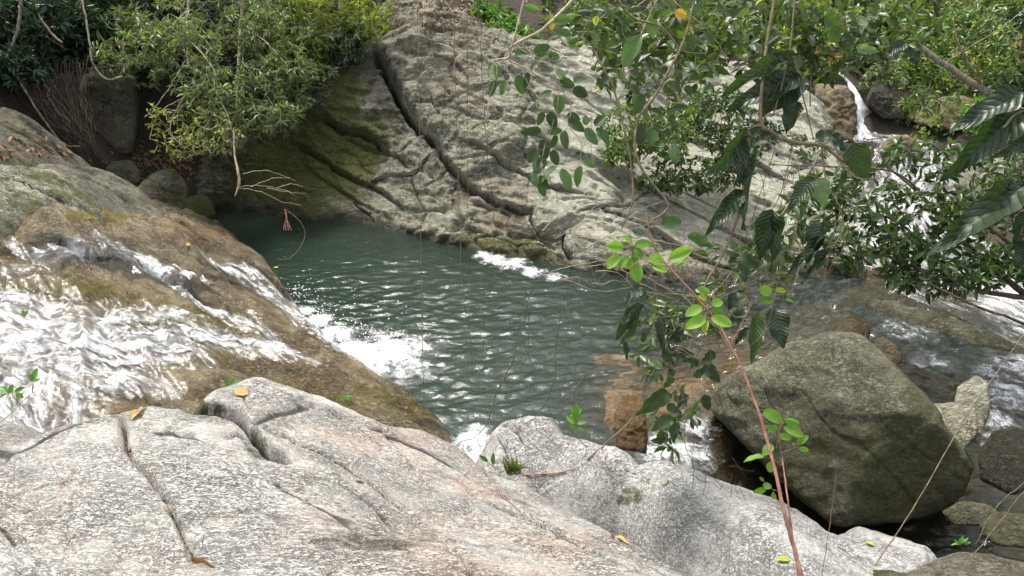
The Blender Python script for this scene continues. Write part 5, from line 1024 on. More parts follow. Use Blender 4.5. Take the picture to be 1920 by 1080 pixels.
near_plant('leafy_branch', 'hanging branch with oval green leaves in front of the rock face', 'branch', Pd(1080, -60, 4.5),
    [([(1110, -40), A(350, 0), A(270, 80), A(220, 120), A(120, 172), A(108, 215), A(50, 226)], [.012, .010, .008, .006]), ([(985, -40), A(165, 0), A(130, 130), A(108, 215)], [.007, .006, .006]), ([A(60, 222), A(62, 280), A(40, 350), A(18, 460)], [.004, .0025]),
     ([A(108, 225), A(180, 262), A(245, 300), A(300, 330), A(340, 400), A(330, 470)], [.006, .004, .0025]), ([A(300, 330), A(285, 420), A(262, 500), A(240, 560), A(222, 680)], [.0035, .0025, .002]), ([A(245, 300), A(320, 320), A(400, 330)], [.003, .002]),
     ([A(330, 470), A(380, 540), A(370, 620)], [.0025, .0015]), ([A(415, 200), A(418, 470), A(420, 620)], [.002, .0015]), ([A(130, 172), A(215, 215), A(300, 215)], [.003, .0015]), ([A(160, 265), A(190, 330), A(250, 400)], [.003, .002])],
    LL(A, [(165, 25, 225, 40, 30), (270, 80, 350, 70, 36), (130, 205, 185, 190, 40), (200, 195, 265, 170, 36), (205, 230, 270, 190, 42), (255, 205, 300, 215, 30), (280, 125, 345, 130, 30), (330, 160, 380, 145, 24), (140, 280, 160, 355, 45), (95, 300, 80, 358, 28), (60, 300, 35, 362, 28),
      (285, 260, 320, 300, 36), (270, 340, 205, 390, 36), (290, 355, 295, 428, 44), (260, 420, 280, 480, 42, N_OVALD), (300, 300, 355, 322, 40, N_OVALD), (350, 310, 400, 290, 40, N_OVALD), (350, 330, 402, 362, 42, N_OVALD), (230, 485, 155, 500, 34), (255, 500, 310, 485, 32), (330, 445, 392, 492, 42, N_OVALD), (325, 430, 378, 446, 32, N_OVALD),
      (285, 505, 270, 558, 28, N_OVALD), (315, 490, 320, 558, 40, N_OVALD), (240, 520, 245, 602, 46), (215, 560, 185, 612, 40), (275, 560, 285, 622, 38, N_OVALD), (215, 600, 215, 652, 40), (245, 590, 208, 638, 42), (290, 622, 228, 682, 36), (225, 680, 242, 738, 32), (305, 633, 340, 712, 40), (380, 622, 355, 702, 40),
      (395, 480, 442, 542, 38), (435, 480, 487, 537, 38), (400, 470, 395, 433, 28), (430, 472, 472, 430, 38), (380, 600, 432, 628, 30), (355, 582, 395, 574, 24), (50, 235, 30, 290, 24), (70, 245, 60, 300, 26), (180, 270, 170, 330, 26, N_OVALD), (240, 420, 215, 470, 30, N_OVALD), (220, 660, 255, 700, 26, N_OVALD), (200, 640, 210, 700, 34)]), 4.5, 'oval', N_OVAL, B_PALE, 501, alt=N_OVALD)
near_plant('leafy_branch', 'upper branch with one yellow leaf and scattered green ones near the top edge', 'branch', Pd(1180, -60, 4.6),
    [([(1150, -50), A(520, 0), A(580, 70), A(680, 100), A(760, 190), A(850, 200)], [.008, .006, .003]), ([A(540, 30), A(535, 120), A(560, 160)], [.004, .002]), ([(1310, -50), A(800, 20), A(765, 150), A(700, 280), A(650, 370), A(592, 450), A(585, 580), A(640, 680), A(706, 772), A(640, 832)], [.009, .008, .008, .007, .006]), ([A(420, 180), A(440, 215), A(500, 330), A(545, 500), A(570, 650), A(570, 760), A(530, 862)], [.005, .006, .006, .004]), ([A(360, 120), A(430, 130), A(420, 220)], [.004, .003]), ([A(700, 280), A(620, 350), A(560, 360)], [.004, .002]), ([A(592, 450), A(700, 480), A(740, 560)], [.003, .0015])],
    LL(A, [(640, 70, 650, 138, 46), (600, 130, 538, 252, 64), (732, 42, 776, 64, 36, N_YELLOW), (840, 118, 882, 165, 42), (620, 30, 640, 0, 34, N_OVALD), (560, 20, 500, 10, 30, N_OVALD), (690, 40, 660, 10, 30), (610, 350, 580, 425, 46, N_OVALD), (560, 320, 600, 350, 36, N_OVALD), (650, 290, 670, 340, 34, N_OVALD), (700, 310, 760, 340, 40, N_OVALD), (640, 310, 620, 330, 26, N_OVALD), (770, 320, 795, 355, 30, N_OVALD), (560, 270, 605, 285, 30, N_OVALD),
       (620, 460, 590, 540, 50, N_OVALD), (650, 480, 640, 545, 44), (690, 490, 720, 500, 26), (640, 545, 700, 540, 30), (725, 540, 735, 615, 44), (640, 410, 690, 425, 26, N_OVALD), (470, 20, 490, 70, 30), (440, 60, 430, 95, 26, N_LIME), (520, 60, 560, 100, 28, N_OVALD), (780, 130, 800, 190, 36, N_OVALD), (800, 60, 830, 20, 30), (900, 30, 950, 55, 34, N_OVALD), (680, 840, 760, 830, 50, N_OVAL), (440, 290, 460, 340, 26, N_OVALD)]), 4.6, 'oval', N_OVAL, B_VINE, 502, alt=N_OVALD)
Bz = z2(2, 1280, 0)
near_plant('broadleaf_branch', 'drooping branch of big dark leaves, some of them deeply lobed, in the middle right', 'branch', Pd(1450, -80, 3.9),
    [([(1460, -60), Bz(345, 0), Bz(310, 200), Bz(292, 440), Bz(340, 500), Bz(420, 535), Bz(520, 545), Bz(600, 600)], [.010, .008, .011, .008]), ([Bz(250, 490), Bz(238, 650), Bz(205, 820), Bz(145, 965), (1330, 520)], [.008, .008, .006, .004]), ([Bz(300, 470), Bz(255, 480), Bz(225, 520)], [.006, .005]), ([Bz(410, 200), Bz(445, 330), Bz(490, 520)], [.004, .003]), ([Bz(520, 545), Bz(540, 680), Bz(590, 780), Bz(600, 860), Bz(555, 940)], [.004, .003, .002]),
     ([Bz(345, 560), Bz(300, 700), Bz(200, 1000)], [.002, .0015]), ([Bz(410, 550), Bz(370, 720), Bz(330, 790)], [.003, .002]), ([Bz(440, 545), Bz(500, 660)], [.003, .002]), ([Bz(340, 430), Bz(400, 200), Bz(420, 0), (1500, -50)], [.004, .004]), ([Bz(540, 545), Bz(640, 660), Bz(740, 670)], [.004, .002])],
    LL(Bz, [(395, 222, 150, 332, 62), (370, 215, 250, 215, 60), (440, 285, 162, 415, 105), (445, 290, 285, 435, 120), (430, 380, 375, 495, 95), (250, 482, 115, 668, 92), (300, 490, 212, 505, 50), (225, 505, 215, 695, 60), (285, 545, 212, 858, 88), (225, 715, 88, 882, 72), (20, 885, 116, 932, 50, N_OVAL), (335, 785, 285, 975, 92), (340, 790, 352, 1020, 66), (535, 830, 450, 1002, 92), (540, 885, 368, 1035, 46), (560, 930, 440, 1062, 46), (495, 668, 398, 785, 76),
       (500, 668, 532, 775, 84, N_PALE), (560, 505, 612, 562, 60), (640, 530, 690, 688, 104), (255, 950, 215, 1055, 86), (650, 180, 742, 192, 40, N_PALE), (840, 160, 758, 205, 46), (862, 180, 880, 252, 46), (600, 830, 590, 905, 36, N_PALE), (330, 500, 270, 530, 60), (500, 520, 580, 490, 50), (420, 215, 330, 200, 44), (540, 60, 600, 110, 60, N_OVALD), (600, 130, 640, 165, 50, N_OVALD), (560, 110, 575, 165, 46, N_OVAL), (470, 30, 520, 60, 44, N_OVALD), (690, 60, 670, 130, 44, N_OVAL)]), 3.9, 'broad', N_BROAD, B_VINE, 503, face=.6)
near_plant('broadleaf_branch', 'very near branch of large dark leaves entering from the right edge', 'branch', Pd(2050, 260, 2.7),
    [([(2060, 240), (1930, 205), (1880, 240)], [.008, .005]), ([(2060, 330), (1935, 345), (1880, 380)], [.008, .005]), ([(2060, 420), (1935, 420), (1912, 440)], [.006, .004]), ([Bz(1280, 430), Bz(1230, 500), Bz(1225, 560), Bz(1290, 640)], [.003, .003])],
    LL(Bz, [(1290, 345, 992, 475, 112), (1285, 415, 982, 668, 120), (1290, 690, 928, 948, 125), (1290, 685, 1140, 815, 70), (1290, 790, 1248, 925, 70), (1300, 740, 1080, 860, 90), (1300, 900, 1240, 1010, 80), (1300, 520, 1180, 590, 60)]), 2.7, 'broad', N_BROAD, B_VINE, 504, face=.7)
D8 = z2(2, 1280, 540)
sb0 = Pd(1507, 1100, 3.75)
near_plant('sapling', 'slender sapling with bright green leaves and a reddish stem in the right foreground', 'sapling', sb0,
    [([(1507, 1105, 3.75), (1490, 1030, 3.78), (1468, 950, 3.8), (1450, 870, 3.85), (1425, 780, 3.9), (1390, 690, 3.95), (1350, 612, 4.0)], [.012, .010, .009, .007, .006]), ([(1350, 612, 4.0), (1300, 550, 4.0), (1245, 490, 4.0), (1222, 450, 4.0), (1210, 395, 4.0)], [.006, .005, .004, .005, .002]), ([(1498, 1090, 3.76), (1484, 990, 3.8), (1476, 930, 3.82), (1466, 860, 3.9)], [.006, .005, .003]), ([D8(395, 800), D8(375, 640), D8(360, 540), D8(380, 500)], [.003, .002]), ([D8(372, 615), D8(430, 595), D8(455, 570)], [.002, .0015]), ([D8(360, 655), D8(310, 630)], [.002, .001]), ([D8(375, 770), D8(330, 750), D8(300, 720)], [.002, .001]),
     ([D8(150, 170), D8(100, 110), D8(95, 50), D8(70, 10)], [.003, .0015]), ([A(730, 1000), A(640, 985), A(580, 960), A(550, 900)], [.003, .0015]), ([A(700, 990), A(740, 960)], [.002, .001]), ([D8(180, 210), D8(260, 60), D8(300, 20)], [.002, .001])],
    LL(A, [(540, 930, 473, 920, 42), (572, 915, 528, 884, 32), (580, 920, 648, 910, 36), (570, 938, 612, 962, 40), (556, 958, 518, 1002, 46), (522, 958, 474, 1006, 42, N_SAP), (590, 988, 585, 1060, 52), (630, 962, 692, 985, 46), (640, 990, 708, 1012, 50), (706, 976, 797, 934, 46), (735, 998, 772, 988, 22), (560, 972, 562, 1012, 32, N_LIME), (600, 955, 560, 985, 30)]) +
    LL(D8, [(75, 72, 8, 104, 46), (85, 108, 12, 152, 46), (92, 122, 76, 172, 26, N_LIME), (105, 110, 187, 142, 42), (110, 60, 152, 50, 36), (110, 75, 152, 92, 34), (92, 42, 58, 30, 26, N_LIME), (58, -2, 104, 22, 26), (288, 0, 336, 18, 40), (284, 52, 346, 40, 36), (384, 46, 422, 50, 20), (345, 5, 395, 12, 20, N_LIME),
       (302, 458, 378, 506, 44), (380, 490, 448, 516, 26), (378, 522, 462, 552, 42), (356, 532, 316, 520, 28), (358, 556, 410, 562, 28), (428, 587, 472, 550, 28), (434, 600, 474, 611, 20), (308, 632, 228, 640, 38), (342, 588, 294, 622, 42), (330, 650, 325, 692, 36), (314, 756, 264, 766, 24), (300, 738, 336, 746, 24), (340, 765, 346, 796, 18), (304, 722, 288, 710, 12), (420, 590, 412, 580, 12)]), 3.92, 'oval', N_SAP, B_RED, 505, face=.8)
near_plant('drooping_branch', 'drooping twig with dark pointed leaves above the amber rock', 'branch', Pd(1300, 500, 4.3),
    [([Bz(145, 965), (1320, 540), D8(100, 60), D8(0, 150), (1250, 640), (1210, 730), (1180, 790), (1130, 835), (1100, 862)], [.006, .005, .004, .003, .004, .003]), ([(1250, 640), (1262, 700), (1284, 760), (1284, 830), (1300, 870)], [.003, .002, .0015]), ([(1320, 560), (1240, 550), (1205, 570)], [.003, .002]), ([(1250, 640), (1320, 680), (1400, 728)], [.003, .002]), ([(1340, 560), (1400, 610), (1440, 600)], [.003, .002]), ([(1400, 728), (1440, 760), (1462, 800), (1455, 840)], [.003, .002])],
    LL(z2(2, 900, 540), [(610, -5, 538, 62, 52), (612, 60, 498, 192, 58), (600, 120, 518, 222, 32), (680, 100, 682, 245, 38), (540, 200, 556, 272, 26), (705, 385, 590, 482, 70, N_OVALD), (725, 488, 640, 532, 54, N_OVALD), (735, 490, 722, 585, 44, N_OVALD), (840, 285, 905, 355, 54), (820, 290, 758, 262, 42), (1105, 78, 1142, 228, 92), (1042, 92, 1018, 284, 54), (1010, 150, 955, 212, 34), (840, 400, 862, 466, 44), (700, 300, 640, 290, 36, N_OVALD), (770, 270, 720, 250, 40), (800, 330, 850, 300, 36, N_OVALD), (640, 270, 690, 310, 32, N_PALE), (560, 90, 530, 150, 40), (640, 150, 600, 200, 44), (700, 180, 760, 200, 40), (650, 330, 610, 380, 40), (780, 400, 740, 450, 44), (700, 440, 760, 470, 40, N_OVALD), (690, 240, 730, 290, 36), (880, 240, 830, 280, 40), (590, 10, 640, 40, 46), (760, 90, 800, 130, 44), (960, 20, 930, 80, 44), (720, 330, 690, 380, 40, N_OVALD), (1010, 400, 1050, 390, 30, N_OVALD), (760, 150, 720, 190, 36), (850, 100, 900, 160, 48), (930, 130, 1000, 120, 40)]), 4.3, 'broad', N_BROAD, B_VINE, 506, alt=N_OVALD, face=.6)

# ---- lianas, hanging roots and bare twigs
def liana(name, label, pts, dep, rad, mat=B_VINE, cat='vine', sides=5, group=None, wob=.012):
    p = smooth_line(np.array([Pd(q[0], q[1], q[2] if len(q) > 2 else dep) for q in pts]), 10); k = np.arange(len(p))
    p = p + np.stack([fbm(k * .25, k * 0 + 3.3 + j * 5 + p[0, 0], 3, 5) for j in range(3)], -1) * wob
    o = link(name, tube_mesh(name, [(p, rad)], sides, .12), mat); return tag(o, label, cat, group)
VG = 'thin vines hanging straight down in front of the rock face'
liana('hanging_vine', 'leftmost of the straight thin vines, ending over the mossy rock nose', [(778, -200), (782, 0), (785, 150), (788, 350), (790, 540), (797, 795)], 6.4, [.0036, .0032, .003], group=VG, wob=.01)
liana('hanging_vine', 'second straight thin vine from the left, bending slightly over the pool', [(848, -200), (850, 0), (853, 130), (857, 270), (862, 430), (867, 540), (890, 690)], 6.8, [.0036, .003, .0026], group=VG, wob=.01)
liana('hanging_vine', 'third straight thin vine, the dark one next to the bent one', [(874, -200), (876, 0), (877, 250), (876, 420), (878, 540), (886, 705)], 7.4, [.003, .0026], B_BROWN, group=VG, wob=.01)
liana('hanging_vine', 'knotted vine ending at the floating foam patch', [(895, -100), (900, 50), (905, 150), (910, 235), (917, 320), (925, 400), (934, 450), (942, 498)], 7.6, [.0034, .003], B_BROWN, group=VG, wob=.03)
liana('curved_twig', 'thin dark twig curving down to the grey slab edge over the pool', [(1000, 530), (985, 590), (962, 675), (930, 740), (915, 790), (890, 820), (858, 830)], 5.4, [.003, .004, .0025], B_BROWN, 'twig')
liana('curved_twig', 'long thin twig arching over the pool to the amber rock', [(1065, 540), (1050, 600), (1042, 660), (1038, 720), (1010, 775), (975, 800)], 5.6, [.002, .003, .002], B_BROWN, 'twig')
liana('curved_twig', 'dark twig hooking down onto the top of the grey slab', [(1120, 680), (1085, 720), (1070, 770), (1072, 808), (1102, 838)], 5.2, [.003, .003, .003], B_BROWN, 'twig')
liana('liana', 'looping liana hanging in the dark at the top left', [(145, -40), (160, 30), (168, 80), (175, 120), (200, 148), (230, 143)], 11.4, [.018, .016, .012], B_PALE, cat='liana')
liana('liana', 'pale slanting liana from the top edge at the far left', [(60, -30), (70, 20), (95, 60), (117, 80)], 11.2, [.018, .014], B_PALE, cat='liana')
liana('liana', 'grey stem rising at the far left above the brown slab', [(12, 108), (25, 80), (36, 40), (42, -30)], 11, [.02, .024, .026], B_GREY, cat='liana')
liana('liana', 'long root running diagonally down the brown slab to the root curtain', [(30, 140), (60, 190), (90, 235), (120, 270), (150, 275)], 11.2, [.018, .016, .012], B_GREY, cat='root')
liana('slanting_vine', 'thin straight vine slanting across the big boulder', [(1640, 1062, 4.2), (1720, 940, 4.3), (1800, 800, 4.4), (1900, 655, 4.5), (1980, 540, 4.6)], 4.3, [.0032, .003], B_VINE, wob=.006)
liana('slanting_vine', 'reddish thin stalk rising in front of the big boulder', [(1540, 1082), (1552, 1010), (1562, 940), (1568, 880)], 3.9, [.0018, .0014, .0008], B_RED, 'stalk', wob=.006)
liana('slanting_vine', 'bare twig at the right edge bending over the dark water', [(1800, 1075), (1850, 1010), (1900, 945), (1960, 880)], 4.2, [.0026, .002], B_VINE, 'twig')
liana('slanting_vine', 'second bare twig close to the right edge, above the small herb', [(1828, 1020), (1870, 950), (1920, 905), (1980, 860)], 4.3, [.0024, .002], B_VINE, 'twig')
# root curtain
B_ROOT = bark_material('dark_root_bark', (.022, .015, .010), (.075, .052, .036))
rc = empty('root_curtain', Pd(110, 150, 11.6), 'curtain of thin brown roots hanging over the dark bank at the left', 'roots')
rr = random.Random(77)
for i in range(120):
    u = rr.random(); x0 = 20 + 150 * u + rr.uniform(-12, 12); y0 = 150 - 35 * u + rr.uniform(-25, 35); x1 = 100 + 98 * (u * .6 + .4 * rr.random()) + rr.uniform(-12, 12); y1 = 232 + .85 * (x1 - 100) + rr.uniform(-45, 14); dd = 11.7 - .6 * rr.random()
    q = [(x0, y0)]
    for k in range(1, 6): q.append((x0 + (x1 - x0) * k / 5 + rr.uniform(-9, 9) - 10 * math.sin(k * .6), y0 + (y1 - y0) * k / 5 + rr.uniform(-5, 5)))
    r = rr.choice([.003, .003, .004, .005, .006, .010]); stem(rc, [Pd(x, y, dd - .03 * k) for k, (x, y) in enumerate(q)], [r, r * .8, r * .4], B_ROOT, 'root', 5, .02)
# dead branch hanging by the pool corner
db = empty('dead_branch', Pd(445, 210, 11.2), 'grey dead branch hanging by a thread above the pool corner', 'branch')
stem(db, [Pd(438, 240, 11.2), Pd(440, 290, 11.15), Pd(446, 320, 11.1), Pd(448, 345, 11.1), Pd(441, 368, 11.1)], [.010, .014, .020, .022, .008], B_PALE, 'branch')
for a in ([(447, 350), (480, 348), (520, 352), (560, 370)], [(448, 352), (490, 360), (530, 378), (565, 385)], [(470, 350), (510, 335), (545, 332)], [(455, 325), (500, 320), (555, 338)], [(500, 352), (540, 360), (575, 362)], [(520, 352), (545, 345), (570, 350)]):
    stem(db, [Pd(x, y, 11.1 + .1 * i) for i, (x, y) in enumerate(a)], [.005, .004, .002], B_PALE, 'twig', 5, .02)
hb = empty('hanging_twig', Pd(537, 400, 10.8), 'small withered twig dangling over the water on a looped thread', 'twig')
stem(hb, [Pd(535, 392, 10.8), Pd(537, 408, 10.8), Pd(541, 425, 10.8)], [.010, .014, .006], B_RED, 'stem')
for dx in (-6, -2, 3, 8): stem(hb, [Pd(537, 410, 10.8), Pd(537 + dx * .6, 420, 10.8), Pd(538 + dx, 432, 10.75)], [.005, .003], B_RED, 'root', 4)
stem(hb, [Pd(541, 396, 10.8), Pd(562, 415, 10.8), Pd(572, 440, 10.8), Pd(560, 468, 10.7), Pd(540, 485, 10.6), Pd(518, 486, 10.6)], [.004, .004, .003], B_VINE, 'thread', 4)
# bare twig tangles
def tangle(name, label, base, region, n, dep, seed, mat, r=.0016, curve=.25, jl=(60, 170), ang=(-60, 60)):
    root = empty(name, base, label, 'twigs'); g = random.Random(seed)
    for i in range(n):
        x0, y0 = g.uniform(region[0], region[2]), g.uniform(region[1], region[3]); L = g.uniform(*jl); a = math.radians(g.uniform(*ang)); d = dep + g.uniform(-.25, .25)
        pts = []; 
        for k in range(4): pts.append(Pd(x0 + math.cos(a) * L * k / 3, y0 + math.sin(a) * L * k / 3, d + .04 * k)); a += g.uniform(-curve, curve)
        stem(root, pts, [r * g.uniform(.8, 1.8), r * .6], mat, 'twig', 4, .006)
    return root
tangle('twig_tangle', 'tangle of bare grey twigs in front of the foot of the rock face', Pd(1150, 480, 4.6), (1000, 430, 1180, 560), 24, 4.6, 61, B_PALE, .0018, ang=(-50, 60))
tangle('twig_tangle', 'thin bare twigs around the lime-green leaf cluster', Pd(1300, 560, 4.3), (1170, 480, 1380, 640), 34, 4.35, 62, B_VINE, .0016, jl=(50, 150), ang=(-20, 110))
tangle('twig_tangle', 'dry twig spray lying over the edge of the grey slab', Pd(1340, 920, 4.6), (1280, 850, 1390, 910), 14, 4.55, 63, B_BROWN, .0014, jl=(40, 90), ang=(10, 120))
tangle('twig_tangle', 'thin hanging stems among the dark drooping leaves on the right', Pd(1450, 400, 4.1), (1340, 240, 1600, 480), 30, 4.2, 64, B_VINE, .0016, jl=(80, 240), ang=(60, 120))
tangle('twig_tangle', 'fine bare twigs crossing the pool beside the grey slab', Pd(1000, 600, 5.2), (880, 540, 1080, 700), 12, 5.2, 65, B_BROWN, .0010, jl=(60, 160), ang=(40, 140))

# ------------------------------------------------------------------ small things on the rocks
def on_rock(patch, px, py, lift=.004):
    bv = patch if isinstance(patch, BVHTree) else BV[patch.obj.name]
    d = Vector(ray(px, py)); h = bv.ray_cast(Vector(CAM), d.normalized())
    return (np.array(h[0]) + np.array(h[1]) * lift, np.array(h[1])) if h[0] is not None else (Pd(px, py, 5), np.array([0, 0, 1.0]))
BV = {p.obj.name: make_bvh([p.obj]) for p in (slab, ridge, slide, corner)}
def dry_leaf(label, patch, b, e, w, mat, kind='lance', seed=1, lift=.012):
    p, n = on_rock(patch, *b, lift); q, _ = on_rock(patch, *e, lift); rng = random.Random(seed)
    y = q - p; L = np.linalg.norm(y); y /= L; n = n - y * (n @ y) + np.array([rng.gauss(0, .12), rng.gauss(0, .12), 0]); n -= y * (n @ y); n /= np.linalg.norm(n); x = np.cross(y, n); W = w * np.linalg.norm(p - CAM) / FPX
    me = leaf_shape(kind, seed=seed); me.materials.append(mat); o = bpy.data.objects.new('fallen_leaf', me); COL.objects.link(o)
    o.matrix_basis = Matrix(((x[0] * W, y[0] * L, n[0] * L, p[0]), (x[1] * W, y[1] * L, n[1] * L, p[1]), (x[2] * W, y[2] * L, n[2] * L, p[2]), (0, 0, 0, 1)))
    return tag(o, label, 'leaf')
def flat(name, a, b): return leaf_material(name, a, b, .15, .6, tuple(c * .7 for c in a), obj=True)
F_OR = flat('orange_dry_leaf', (.52, .24, .06), (.62, .30, .09)); F_YE = flat('ochre_dry_leaf', (.58, .36, .10), (.66, .42, .14)); F_RD = flat('red_dry_leaf', (.22, .05, .025), (.3, .08, .04)); F_PA = flat('pale_dry_leaf', (.36, .30, .25), (.42, .36, .30))
F_GR = flat('fallen_lime_leaf', (.38, .46, .04), (.45, .52, .06)); F_BR = flat('rust_brown_leaf', (.36, .15, .035), (.45, .2, .05))
dry_leaf('long ochre leaf lying on the pale slab near its upper edge', slab, (247, 790), (277, 756), 16, F_YE, 'lance', 1)
dry_leaf('broad orange leaf lying beside the mossy crack of the slab', slab, (440, 740), (464, 742), 20, F_OR, 'oval', 2, .02)
dry_leaf('rust-brown leaf curled in the long crack at the bottom', slab, (366, 1054), (385, 1070), 17, F_BR, 'round', 3, .02)
dry_leaf('small dark red leaf on the slab above the yellow one', slab, (1147, 1010), (1148, 993), 8, F_RD, 'lance', 4)
dry_leaf('yellow leaf on the slab just below the dark red one', slab, (1155, 1008), (1179, 1022), 9, F_YE, 'lance', 5)
dry_leaf('pale heart-shaped withered leaf on the grey slab', ridge, (1248, 911), (1250, 896), 14, F_PA, 'round', 6)
dry_leaf('lime-green fallen leaf beside the sapling stem', ridge, (1458, 1052), (1481, 1052), 13, F_GR, 'round', 7, .02)
dry_leaf('small pale yellow leaf on the slab in front of the boulder', ridge, (1622, 1020), (1642, 1025), 8, F_GR, 'oval', 8)
dry_leaf('little yellow leaf in the narrow part of the long crack', slab, (308, 950), (318, 960), 6, F_YE, 'lance', 9)
dry_leaf('red-brown scrap of leaf in the upper part of the long crack', slab, (240, 840), (250, 852), 7, F_BR, 'lance', 10, .02)
dry_leaf('faded reddish leaf flat on the middle of the slab', slab, (663, 902), (682, 904), 10, F_PA, 'oval', 11)
dry_leaf('tiny yellow leaf on the rock slide above the pool', slide, (252, 408), (262, 410), 6, F_YE, 'oval', 12)
dry_leaf('tiny green leaf lying on the mossy part of the rock slide', slide, (158, 412), (168, 408), 7, F_GR, 'oval', 13)
dry_leaf('small yellow leaf in the channel beside the rock slide', slide, (350, 456), (358, 461), 6, F_YE, 'oval', 14)
fl_ = leaf_shape('oval', seed=3); fl_.materials.append(F_GR); o = bpy.data.objects.new('floating_leaf', fl_); COL.objects.link(o); o.location = tuple(Pz(521, 502, .012)); o.scale = (.05, .09, .09); o.rotation_euler = (0, 0, 1.2); tag(o, 'tiny pale leaf floating on the dark end of the pool', 'leaf')
def lying_twig(label, patch, pts, r, mat=B_BROWN, forks=()):
    root = empty('lying_twig', on_rock(patch, *pts[0])[0], label, 'twig')
    for i, l in enumerate([pts] + list(forks)):
        stem(root, [on_rock(patch, x, y, .006 + .004 * (k % 2))[0] for k, (x, y) in enumerate(l)], [r * (1 if i == 0 else .7), r * .5], mat, 'stem' if i == 0 else 'side_twig', 5, .003)
lying_twig('curved brown root lying across the grey slab', ridge, [(985, 890), (1030, 888), (1060, 884), (1085, 876)], .006, B_RED)
lying_twig('short brown stick at the far edge of the grey slab', ridge, [(1102, 862), (1115, 852), (1128, 842), (1140, 830)], .006, B_VINE)
lying_twig('long thin reddish twig on the slab at the left edge', slab, [(0, 990), (50, 962), (100, 935), (114, 920)], .0022, B_RED, [[(114, 915), (108, 890), (100, 875)], [(112, 910), (135, 890), (150, 875)]])
lying_twig('thin curved dark twig on the slab near the bottom', slab, [(380, 1030), (382, 1010), (395, 1000), (425, 1002)], .0018, B_BROWN)
lying_twig('short dark twig on the lower left of the slab', slab, [(120, 1035), (135, 1012), (140, 1000)], .0018, B_BROWN, [[(135, 1012), (150, 1000), (162, 996)]])
lying_twig('faint straw-coloured twig on the middle bottom of the slab', slab, [(610, 1078), (660, 1050), (720, 1025)], .0022, B_RED)
lying_twig('thin reddish twig on the bottom of the slab left of the straw', slab, [(575, 1045), (600, 1034), (622, 1028)], .0018, B_RED)
lying_twig('dark red twig in front of the big boulder', ridge, [(1640, 1010), (1680, 1030), (1705, 1042)], .0018, B_RED)
pb = round_boulder('small blue-grey pebble lying on the pale slab', 570, 942, 4.1, [(565, 941), (568, 937), (573, 938), (575, 943), (571, 947), (566, 946)], 120, mat=M_SLAB2, moss=0, sub=3, name='pebble', cat='pebble')
pos, nn = on_rock(slab, 570, 944, .004); pb.location = tuple(pos)

# small herbs rooted in cracks
def herb(label, patch, px, py, leaves, mat, kind='lance', seed=1, bark=None, name='herb', z=None):
    p = on_rock(patch, px, py, 0)[0] if patch is not None else Pz(px, py, z); dep = proj(p)[2]; rng = random.Random(seed); root = empty(name, p, label, 'plant')
    for b, e, w in leaves: near_leaf(root, b, e, w, dep, kind, mat, rng, tiltd=.4, face=.5)
    petiole(root, [((px, py), b) for b, e, w in leaves if math.hypot(px - b[0], py - b[1]) > 2], bark or B_VINE, dep, .0016)
F_HERB = leaf_material('herb_leaf', (.06, .17, .02), (.13, .30, .04), .4, .45, None, obj=True)
herb('bright green herb standing at the edge of the grey slab by the water', ridge, 1080, 805, [((1080, 790), (1070, 760), 12), ((1080, 788), (1084, 756), 12), ((1078, 795), (1062, 780), 10), ((1082, 795), (1098, 790), 10), ((1080, 800), (1066, 798), 9), ((1082, 802), (1096, 806), 9), ((1080, 780), (1076, 765), 11), ((1082, 775), (1090, 765), 10)], F_HERB, 'lance', 71)
herb('two dark blade leaves at the gap beside the grass tuft', slab, 925, 875, [((915, 866), (897, 853), 8), ((926, 872), (925, 848), 8)], N_OVAL, 'lance', 72)
rg = random.Random(9)
herb('grass tuft in the cleft between the two slabs', slab, 965, 888, [((965 + rg.uniform(-16, 16), 888 + rg.uniform(-3, 3)), (965 + rg.uniform(-28, 26), 888 - rg.uniform(14, 34)), 2.6) for _ in range(34)], leaf_material('grass_blade', (.11, .15, .04), (.22, .26, .09), .3, .5, None, obj=True), 'lance', 73, name='grass_tuft')
herb('little green sprout at the back edge of the pale slab', slab, 428, 724, [((430, 722), (441, 710), 8), ((428, 724), (422, 713), 7)], F_HERB, 'oval', 74)
herb('tiny two-leaved sprout on the mossy rock behind the slab', slab, 646, 752, [((646, 750), (634, 744), 6), ((648, 750), (660, 744), 7), ((647, 748), (648, 738), 5)], F_HERB, 'oval', 75)
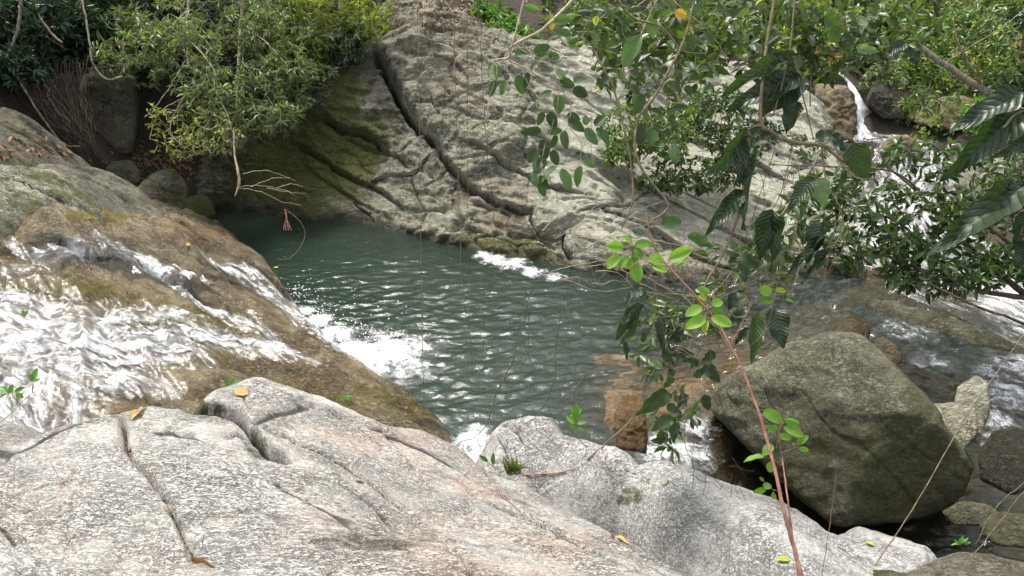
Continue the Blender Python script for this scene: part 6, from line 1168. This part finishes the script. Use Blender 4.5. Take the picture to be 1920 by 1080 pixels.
herb('small bright herb in the bottom right corner', corner, 1800, 1026, [((1800, 1020), (1782, 1022), 7), ((1800, 1018), (1806, 1004), 8), ((1802, 1020), (1822, 1016), 7), ((1800, 1022), (1790, 1012), 6), ((1802, 1018), (1816, 1008), 6)], F_HERB, 'lance', 76)
near_plant('red_stemmed_herb', 'small light-leaved herb with a thin red stem at the left edge', 'plant', Pd(-10, 800, 4.0), [([(-20, 810), (20, 775), (50, 745), (60, 738)], [.002, .0015]), ([(40, 752), (90, 758)], [.001, .0008]), ([(-10, 690), (20, 650), (38, 620), (46, 590)], [.0015, .001]), ([(-20, 745), (10, 738), (40, 730)], [.0015, .001])],
   [((60, 715), (70, 690), 10), ((62, 716), (55, 702), 8), ((64, 716), (76, 710), 8), ((15, 738), (0, 722), 10), ((18, 738), (24, 720), 9), ((28, 735), (46, 726), 9), ((30, 738), (44, 746), 9), ((10, 740), (-6, 748), 10), ((45, 592), (42, 580), 6), ((46, 592), (52, 582), 6)], 4.0, 'oval', F_HERB, B_RED, 507)

# leaf litter on the soil above the rock face and in the cleft
rng = np.random.default_rng(12); n = 380
px = np.concatenate([rng.normal(830, 70, n), rng.normal(300, 40, 250), rng.normal(50, 60, 90)]); py = np.concatenate([rng.normal(20, 30, n), rng.normal(305, 16, 250), rng.normal(285, 14, 90)])
bvl = make_bvh([CLIFFP.obj, bpy.data.objects['ground'], f3.obj, f2.obj]) if False else make_bvh([CLIFFP.obj, f3.obj, f2.obj, bpy.data.objects['ground']])
Lp = []; Ln = []
for a, b in zip(px, py):
    h = bvl.ray_cast(Vector(CAM), Vector(ray(a, b)).normalized())
    if h[0] is not None: Lp.append(np.array(h[0]) + np.array(h[1]) * .012); Ln.append(np.array(h[1]))
Lp = np.array(Lp); Ln = np.array(Ln); m = len(Lp); ll = rng.uniform(.045, .10, m)
tag(link('leaf_litter', leaves_mesh('leaf_litter', Lp, np.cross(rng.normal(size=(m, 3)), Ln), Ln + rng.normal(0, .25, (m, 3)), ll, ll * .45, rng.random(m), LT8), L_DRY), 'brown leaf litter on the banks', 'leaf litter', kind='stuff')
